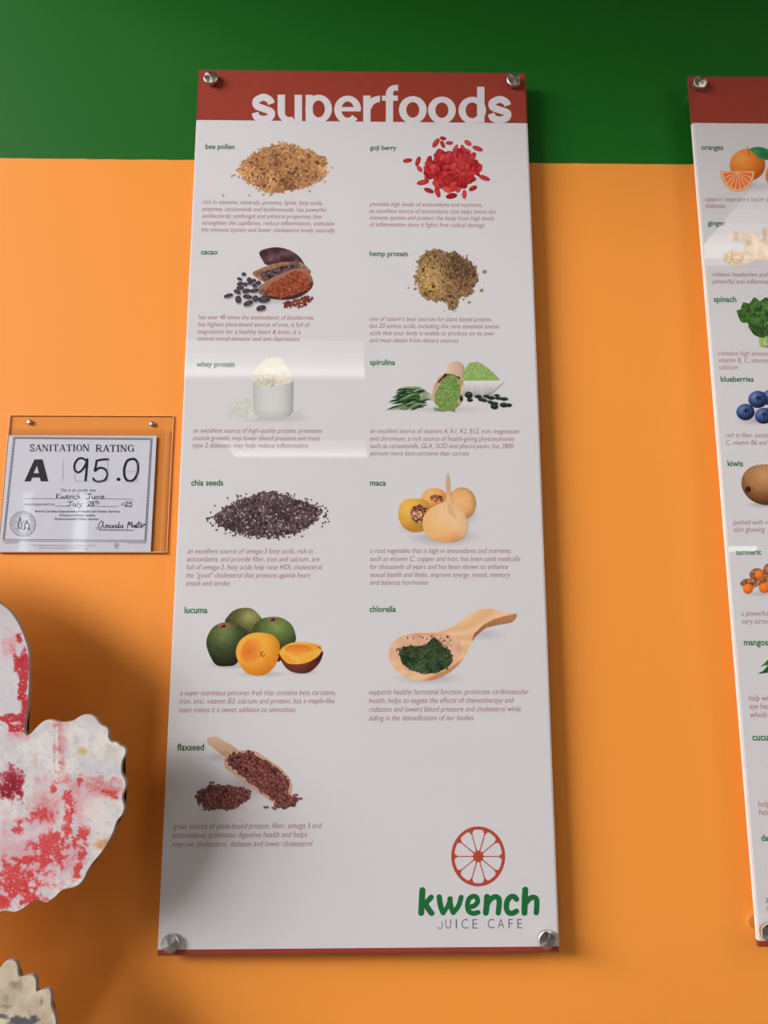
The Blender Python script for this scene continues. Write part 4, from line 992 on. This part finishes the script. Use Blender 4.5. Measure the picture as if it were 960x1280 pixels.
# ------------------------------------------------------------------ shaped glossy cut-outs hung in front of the wall
YCO = -0.150
def cutout(outline, name, label, fn, parts_at, step=1.6, thick=0.006, relief=None):
    out = catmull(outline, True, 3)
    t_x, t_z = at(outline[0][0], outline[0][1], YCO)
    t = empty(name, (t_x, 0, t_z), label, 'wall art')
    xs = [q[0] for q in out]; ys = [q[1] for q in out]
    pts = [Vector(q) for q in out]; n0 = len(pts)
    y = min(ys)+step*.5; row = 0
    while y < max(ys):
        x = min(xs)+step*(.5 if row % 2 else 0)
        while x < max(xs):
            if inside(x, y, out):
                # keep clear of the rim
                pts.append(Vector((x, y)))
            x += step if x > -8 else step*2.2
        y += step*.87; row += 1
    r = delaunay_2d_cdt(pts, [], [list(range(n0))], 1, 1e-5)
    V = []; cols = []
    for v in r[0]:
        X, Z = at(v.x, v.y, YCO); V.append((X, YCO, Z)); cols.append(fn(150-abs((-v.x) % 300-150) if v.x < 0 else v.x, v.y))
    me = bpy.data.meshes.new('printed_face'); me.from_pydata(V, [], [tuple(f) for f in r[2]])
    a = me.color_attributes.new('ink', 'FLOAT_COLOR', 'POINT'); buf = np.ones((len(V), 4), dtype=np.float32)
    for i, c in enumerate(cols): buf[i, :3] = [min(.95, l1(max(0, min(255, q)))*0.97) for q in c]
    a.data.foreach_set('color', buf.ravel())
    bm = bmesh.new(); bm.from_mesh(me)
    for f in bm.faces:
        f.normal_update()
        if f.normal.y > 0: f.normal_flip()
    bm.to_mesh(me); bm.free()
    me.polygons.foreach_set('use_smooth', [True]*len(me.polygons))
    link('printed_face', me, M_ART, t)
    # board behind the print, with its own rounded edge
    bm = bmesh.new(); P3 = [at(q[0], q[1], YCO) for q in out]; n_ = len(P3)
    cxm = sum(q[0] for q in P3)/n_; czm = sum(q[1] for q in P3)/n_
    def nrm(i):
        a_, b_ = P3[i-1], P3[(i+1) % n_]; dx, dz = b_[0]-a_[0], b_[1]-a_[1]; L_ = math.hypot(dx, dz) or 1; return dz/L_, -dx/L_
    area_ = sum(P3[i][0]*P3[(i+1) % n_][1]-P3[(i+1) % n_][0]*P3[i][1] for i in range(n_)); sg = 1 if area_ > 0 else -1
    rings = []
    for off, yy in ((0.0, YCO+.00005), (.0010, YCO+.0006), (.0014, YCO+.002), (.0014, YCO+thick)):
        rings.append([bm.verts.new((P3[i][0]+sg*nrm(i)[0]*off, yy, P3[i][1]+sg*nrm(i)[1]*off)) for i in range(n_)])
    for A_, B_ in zip(rings, rings[1:]):
        for i in range(n_): bm.faces.new((A_[i], A_[(i+1) % n_], B_[(i+1) % n_], B_[i]))
    bm.faces.new(rings[-1]); bmesh.ops.triangulate(bm, faces=[f for f in bm.faces if len(f.verts) > 4]); bmesh.ops.recalc_face_normals(bm, faces=bm.faces[:])
    frombm('board', bm, M_BOARD, t)
    for q in parts_at:
        x, z = at(*q, YCO)
        bm = bmesh.new(); bmesh.ops.create_cone(bm, segments=16, radius1=.012, radius2=.012, depth=-(YCO+thick), cap_ends=True, matrix=Matrix.Translation((x, (YCO+thick)/2, z)) @ Matrix.Rotation(PI/2, 4, 'X'))
        frombm('wall_spacer', bm, M_BARREL, t)
    return t
M_ART = print_mat('glossy_art_print', rough=0.3, spec=0.3)
n, l, b = nodes(M_ART); b.inputs['Coat Weight'].default_value = 0.2; b.inputs['Coat Roughness'].default_value = 0.12
tx = n.new('ShaderNodeTexNoise'); tx.inputs['Scale'].default_value = 55; tx.inputs['Detail'].default_value = 4
tc = n.new('ShaderNodeTexCoord'); l.new(tc.outputs['Object'], tx.inputs['Vector'])
bp = n.new('ShaderNodeBump'); bp.inputs['Strength'].default_value = .08; bp.inputs['Distance'].default_value = .003; l.new(tx.outputs['Fac'], bp.inputs['Height']); l.new(bp.outputs['Normal'], b.inputs['Normal'])
M_BOARD = mat('cut_board_edge', (0.36, 0.30, 0.25), 0.5)

UP = [(0, 754.8), (12.7, 765), (25, 784), (33.8, 807.5), (36.3, 824), (36.2, 846), (35.4, 866.6), (33.5, 886), (31.0, 902), (30.2, 914), (33.4, 920), (38, 918.6), (46.4, 909.6), (54.9, 902.4), (64, 900.3), (76, 903.7), (90.7, 902), (99, 897), (105, 894.5), (112, 894), (118, 896.5), (122.4, 902.4), (127, 907), (132.5, 909.6), (135.3, 914), (134.8, 921), (139, 927.8), (145.6, 928.6), (150.5, 932.6), (156, 935.4), (156.4, 942.5), (152.3, 951), (151, 962.8), (153, 970), (156.2, 976.3), (156.3, 984.7), (152.3, 995.3), (153.5, 1003), (154.8, 1010), (152, 1018.5), (145.6, 1026), (142, 1037), (137, 1048), (126.6, 1065), (116, 1077.6), (110.5, 1086), (107.5, 1091), (105.5, 1096.5), (99, 1105), (90.7, 1109), (80, 1111), (74, 1115), (69.6, 1120), (64, 1124), (59, 1127.3), (54.9, 1127), (48.5, 1124), (42, 1126), (38, 1128), (29.5, 1134.5), (19, 1139.6), (8.4, 1138), (0, 1140),
      (-12, 1156), (-24, 1186), (-44, 1224), (-70, 1264), (-110, 1300), (-160, 1326), (-220, 1320), (-270, 1270), (-292, 1190), (-300, 1090), (-306, 1040), (-330, 990),  # unseen lower left part, extended so the board shades the wall below
(-350, 950), (-362, 900), (-376, 850), (-374, 790), (-352, 720), (-300, 672), (-235, 650), (-172, 653), (-120, 670), (-78, 694), (-46, 717), (-20, 737)]
def blob(x, y, cx, cy, rx, ry, a=0.0):
    ca, sa = math.cos(a), math.sin(a); dx, dy = x-cx, y-cy; u, v = (dx*ca+dy*sa)/rx, (-dx*sa+dy*ca)/ry
    return math.hypot(u, v)
def art_up(x, y):
    n1 = fbm(x, y, .035, 1, 5); n2 = fbm(x, y, .10, 4, 4); n3 = nz(x, y, .45, 9); n4 = fbm(x, y, .24, 12, 3)
    c = mix((206, 202, 202), (226, 222, 212), .5+n1)
    c = mix(c, (188, 184, 192), max(0, n2)*.9)
    if y < 900: c = mix(c, (204, 196, 202), .7)
    if y < 800 and x < 32: c = mix(c, (182, 182, 180), max(0, (800-y)/50)*.7)
    RED, PINK, DEEP = (184, 34, 42), (212, 132, 136), (122, 16, 30)
    def put(c, d, col, soft=.35, jag=.55, gain=.9):
        t = (1.0-(d+jag*n2+.3*n1*jag+.35*n4*jag))/soft
        return mix(c, col, max(0, min(1, t))*gain)
    # soft pinks first
    for b_ in ((14, 805, 14, 24), (22, 918, 18, 12), (62, 1010, 34, 50, .3), (40, 1075, 50, 50), (100, 1010, 30, 24), (78, 950, 6, 60), (120, 985, 44, 18, .15), (86, 1075, 26, 40, .4), (10, 1110, 40, 30)):
        c = put(c, blob(x, y, *b_), PINK, .9, .7, .8)
    c = put(c, blob(x, y, 34, 1070, 84, 66, -.2), (214, 164, 174), .8, .5, .75); c = put(c, blob(x, y, 96, 1000, 22, 26), (222, 178, 182), .8, .6, .7)
    # pale band right
    c = put(c, blob(x, y, 128, 985, 34, 16, .15), (206, 140, 140), .6, .7, .8)
    for b_ in ((29, 845, 8, 48, -.04), (24, 802, 5, 10), (30, 890, 7, 26), (22, 830, 8, 16), (12, 900, 20, 7), (18, 908, 8, 6)):
        c = put(c, blob(x, y, *b_), RED, .35, .7)
    for b_ in ((14, 980, 22, 22),): c = put(c, blob(x, y, *b_), (158, 18, 36), .4, .6)
    for b_ in ((14, 985, 14, 15),): c = put(c, blob(x, y, *b_), DEEP, .7, .7, .7)
    for b_ in ((68, 985, 6, 7), (86, 1000, 7, 16, -.3), (100, 976, 5, 7), (62, 1060, 26, 42, .5), (20, 1100, 28, 30, .5), (100, 1078, 5, 28, .2), (106, 1042, 13, 9), (50, 1020, 14, 10), (22, 1038, 10, 8), (35, 1120, 16, 14), (5, 1128, 10, 14), (136, 992, 16, 5, .3), (85, 1020, 8, 12)):
        c = put(c, blob(x, y, *b_), (208, 62, 60), .5, 1.0, .85)
    # light streaks and stripe
    for b_ in ((68, 940, 2.0, 42), (74, 935, 2.2, 40), (70, 905, 7, 4), (84, 905, 4, 4)):
        c = put(c, blob(x, y, *b_), (204, 120, 128), .8, .9, .7)
    c = put(c, blob(x, y, 45, 1040, 44, 8, -.35), (224, 214, 220), .9, .9, .8)
    c = put(c, blob(x, y, 122, 1015, 24, 26, .2), (226, 218, 212), .5, .4, .8)
    # tan marks
    c = put(c, blob(x, y, 103, 939, 9, 5), (206, 168, 96), .9, .5, .9); c = put(c, blob(x, y, 44, 950, 5, 14), (208, 168, 130), .9, .7, .7); c = put(c, blob(x, y, 140, 938, 16, 7), (206, 184, 140), .9, .6, .7); c = put(c, blob(x, y, 128, 1055, 16, 9, -.6), (204, 140, 96), .8, .7, .8)
    redness = c[0]-c[1]
    sp = nz(x, y, .62, 21)+.6*nz(x, y, 1.1, 3)
    if redness > 45 and sp > .50: c = mix(c, (236, 216, 220), min(1, (sp-.50)*5))
    if redness > 60 and sp < -.48: c = mix(c, (110, 14, 26), .5)
    g = n3*5; return tuple(q+g for q in c)
cutout(UP, 'shaped_cutout', 'large glossy white and red cut-out with a scalloped edge and rounded top, under the certificate', art_up, [(-190, 830), (20, 1040), (-150, 1030)], step=1.15)
LO = [(0, 1211.7), (6, 1204.4), (12.5, 1201.6), (18.6, 1202.8), (21.4, 1207.8), (22, 1216), (24.2, 1221.4), (29, 1221.9), (37.5, 1220.3), (42.7, 1222), (44.7, 1228), (44.6, 1236.5), (46.6, 1240.6), (52, 1239), (60.2, 1238), (63.2, 1241.4), (63.5, 1249), (63.4, 1257.5), (66.7, 1265.8), (69.4, 1275), (70.5, 1288), (78, 1300), (76, 1316), (84, 1330), (80, 1350), (84, 1370), (74, 1390), (70, 1412), (52, 1424), (40, 1442), (16, 1446), (-8, 1456), (-50, 1458), (-100, 1452), (-160, 1440), (-220, 1410), (-262, 1390), (-250, 1372), (-215, 1364), (-175, 1364), (-130, 1352), (-90, 1330), (-58, 1300), (-37, 1268), (-22, 1241), (-11, 1221)]  # part out of view is made up, drawn out leftwards to widen the cast shadow
def art_lo(x, y):
    n1 = fbm(x, y, .03, 31, 5); n2 = fbm(x, y, .09, 34, 4); n3 = nz(x, y, .5, 39)
    c = mix((188, 172, 146), (214, 202, 178), .5+1.1*n1)
    def put(c, d, col, soft=.6, jag=.7, gain=.85): return mix(c, col, max(0, min(1, (1-(d+jag*n2))/soft))*gain)
    c = put(c, blob(x, y, 18, 1231, 8, 10), (132, 124, 120), 1.0, .8, .8); c = put(c, blob(x, y, 8, 1250, 4, 14), (160, 148, 134), .9)
    c = put(c, blob(x, y, 52, 1251, 3.0, 11, .1), (150, 124, 100), .8, .6, .8); c = put(c, blob(x, y, 8, 1258, 10, 3), (150, 138, 126), .9)
    c = put(c, blob(x, y, 30, 1276, 24, 8, -.05), (88, 86, 96), .4, .7, .95); c = put(c, blob(x, y, 2, 1271, 16, 4, .3), (104, 100, 106), .5, .9, .9)
    c = put(c, blob(x, y, -10, 1330, 60, 34), (110, 104, 108), .6, 1.1, .8)
    return tuple(q+n3*6+n2*8 for q in c)
cutout(LO, 'shaped_cutout', 'beige and grey scalloped cut-out in the lower left corner, beneath the red one', art_lo, [(-40, 1390), (-90, 1400), (-140, 1400)], step=1.3)
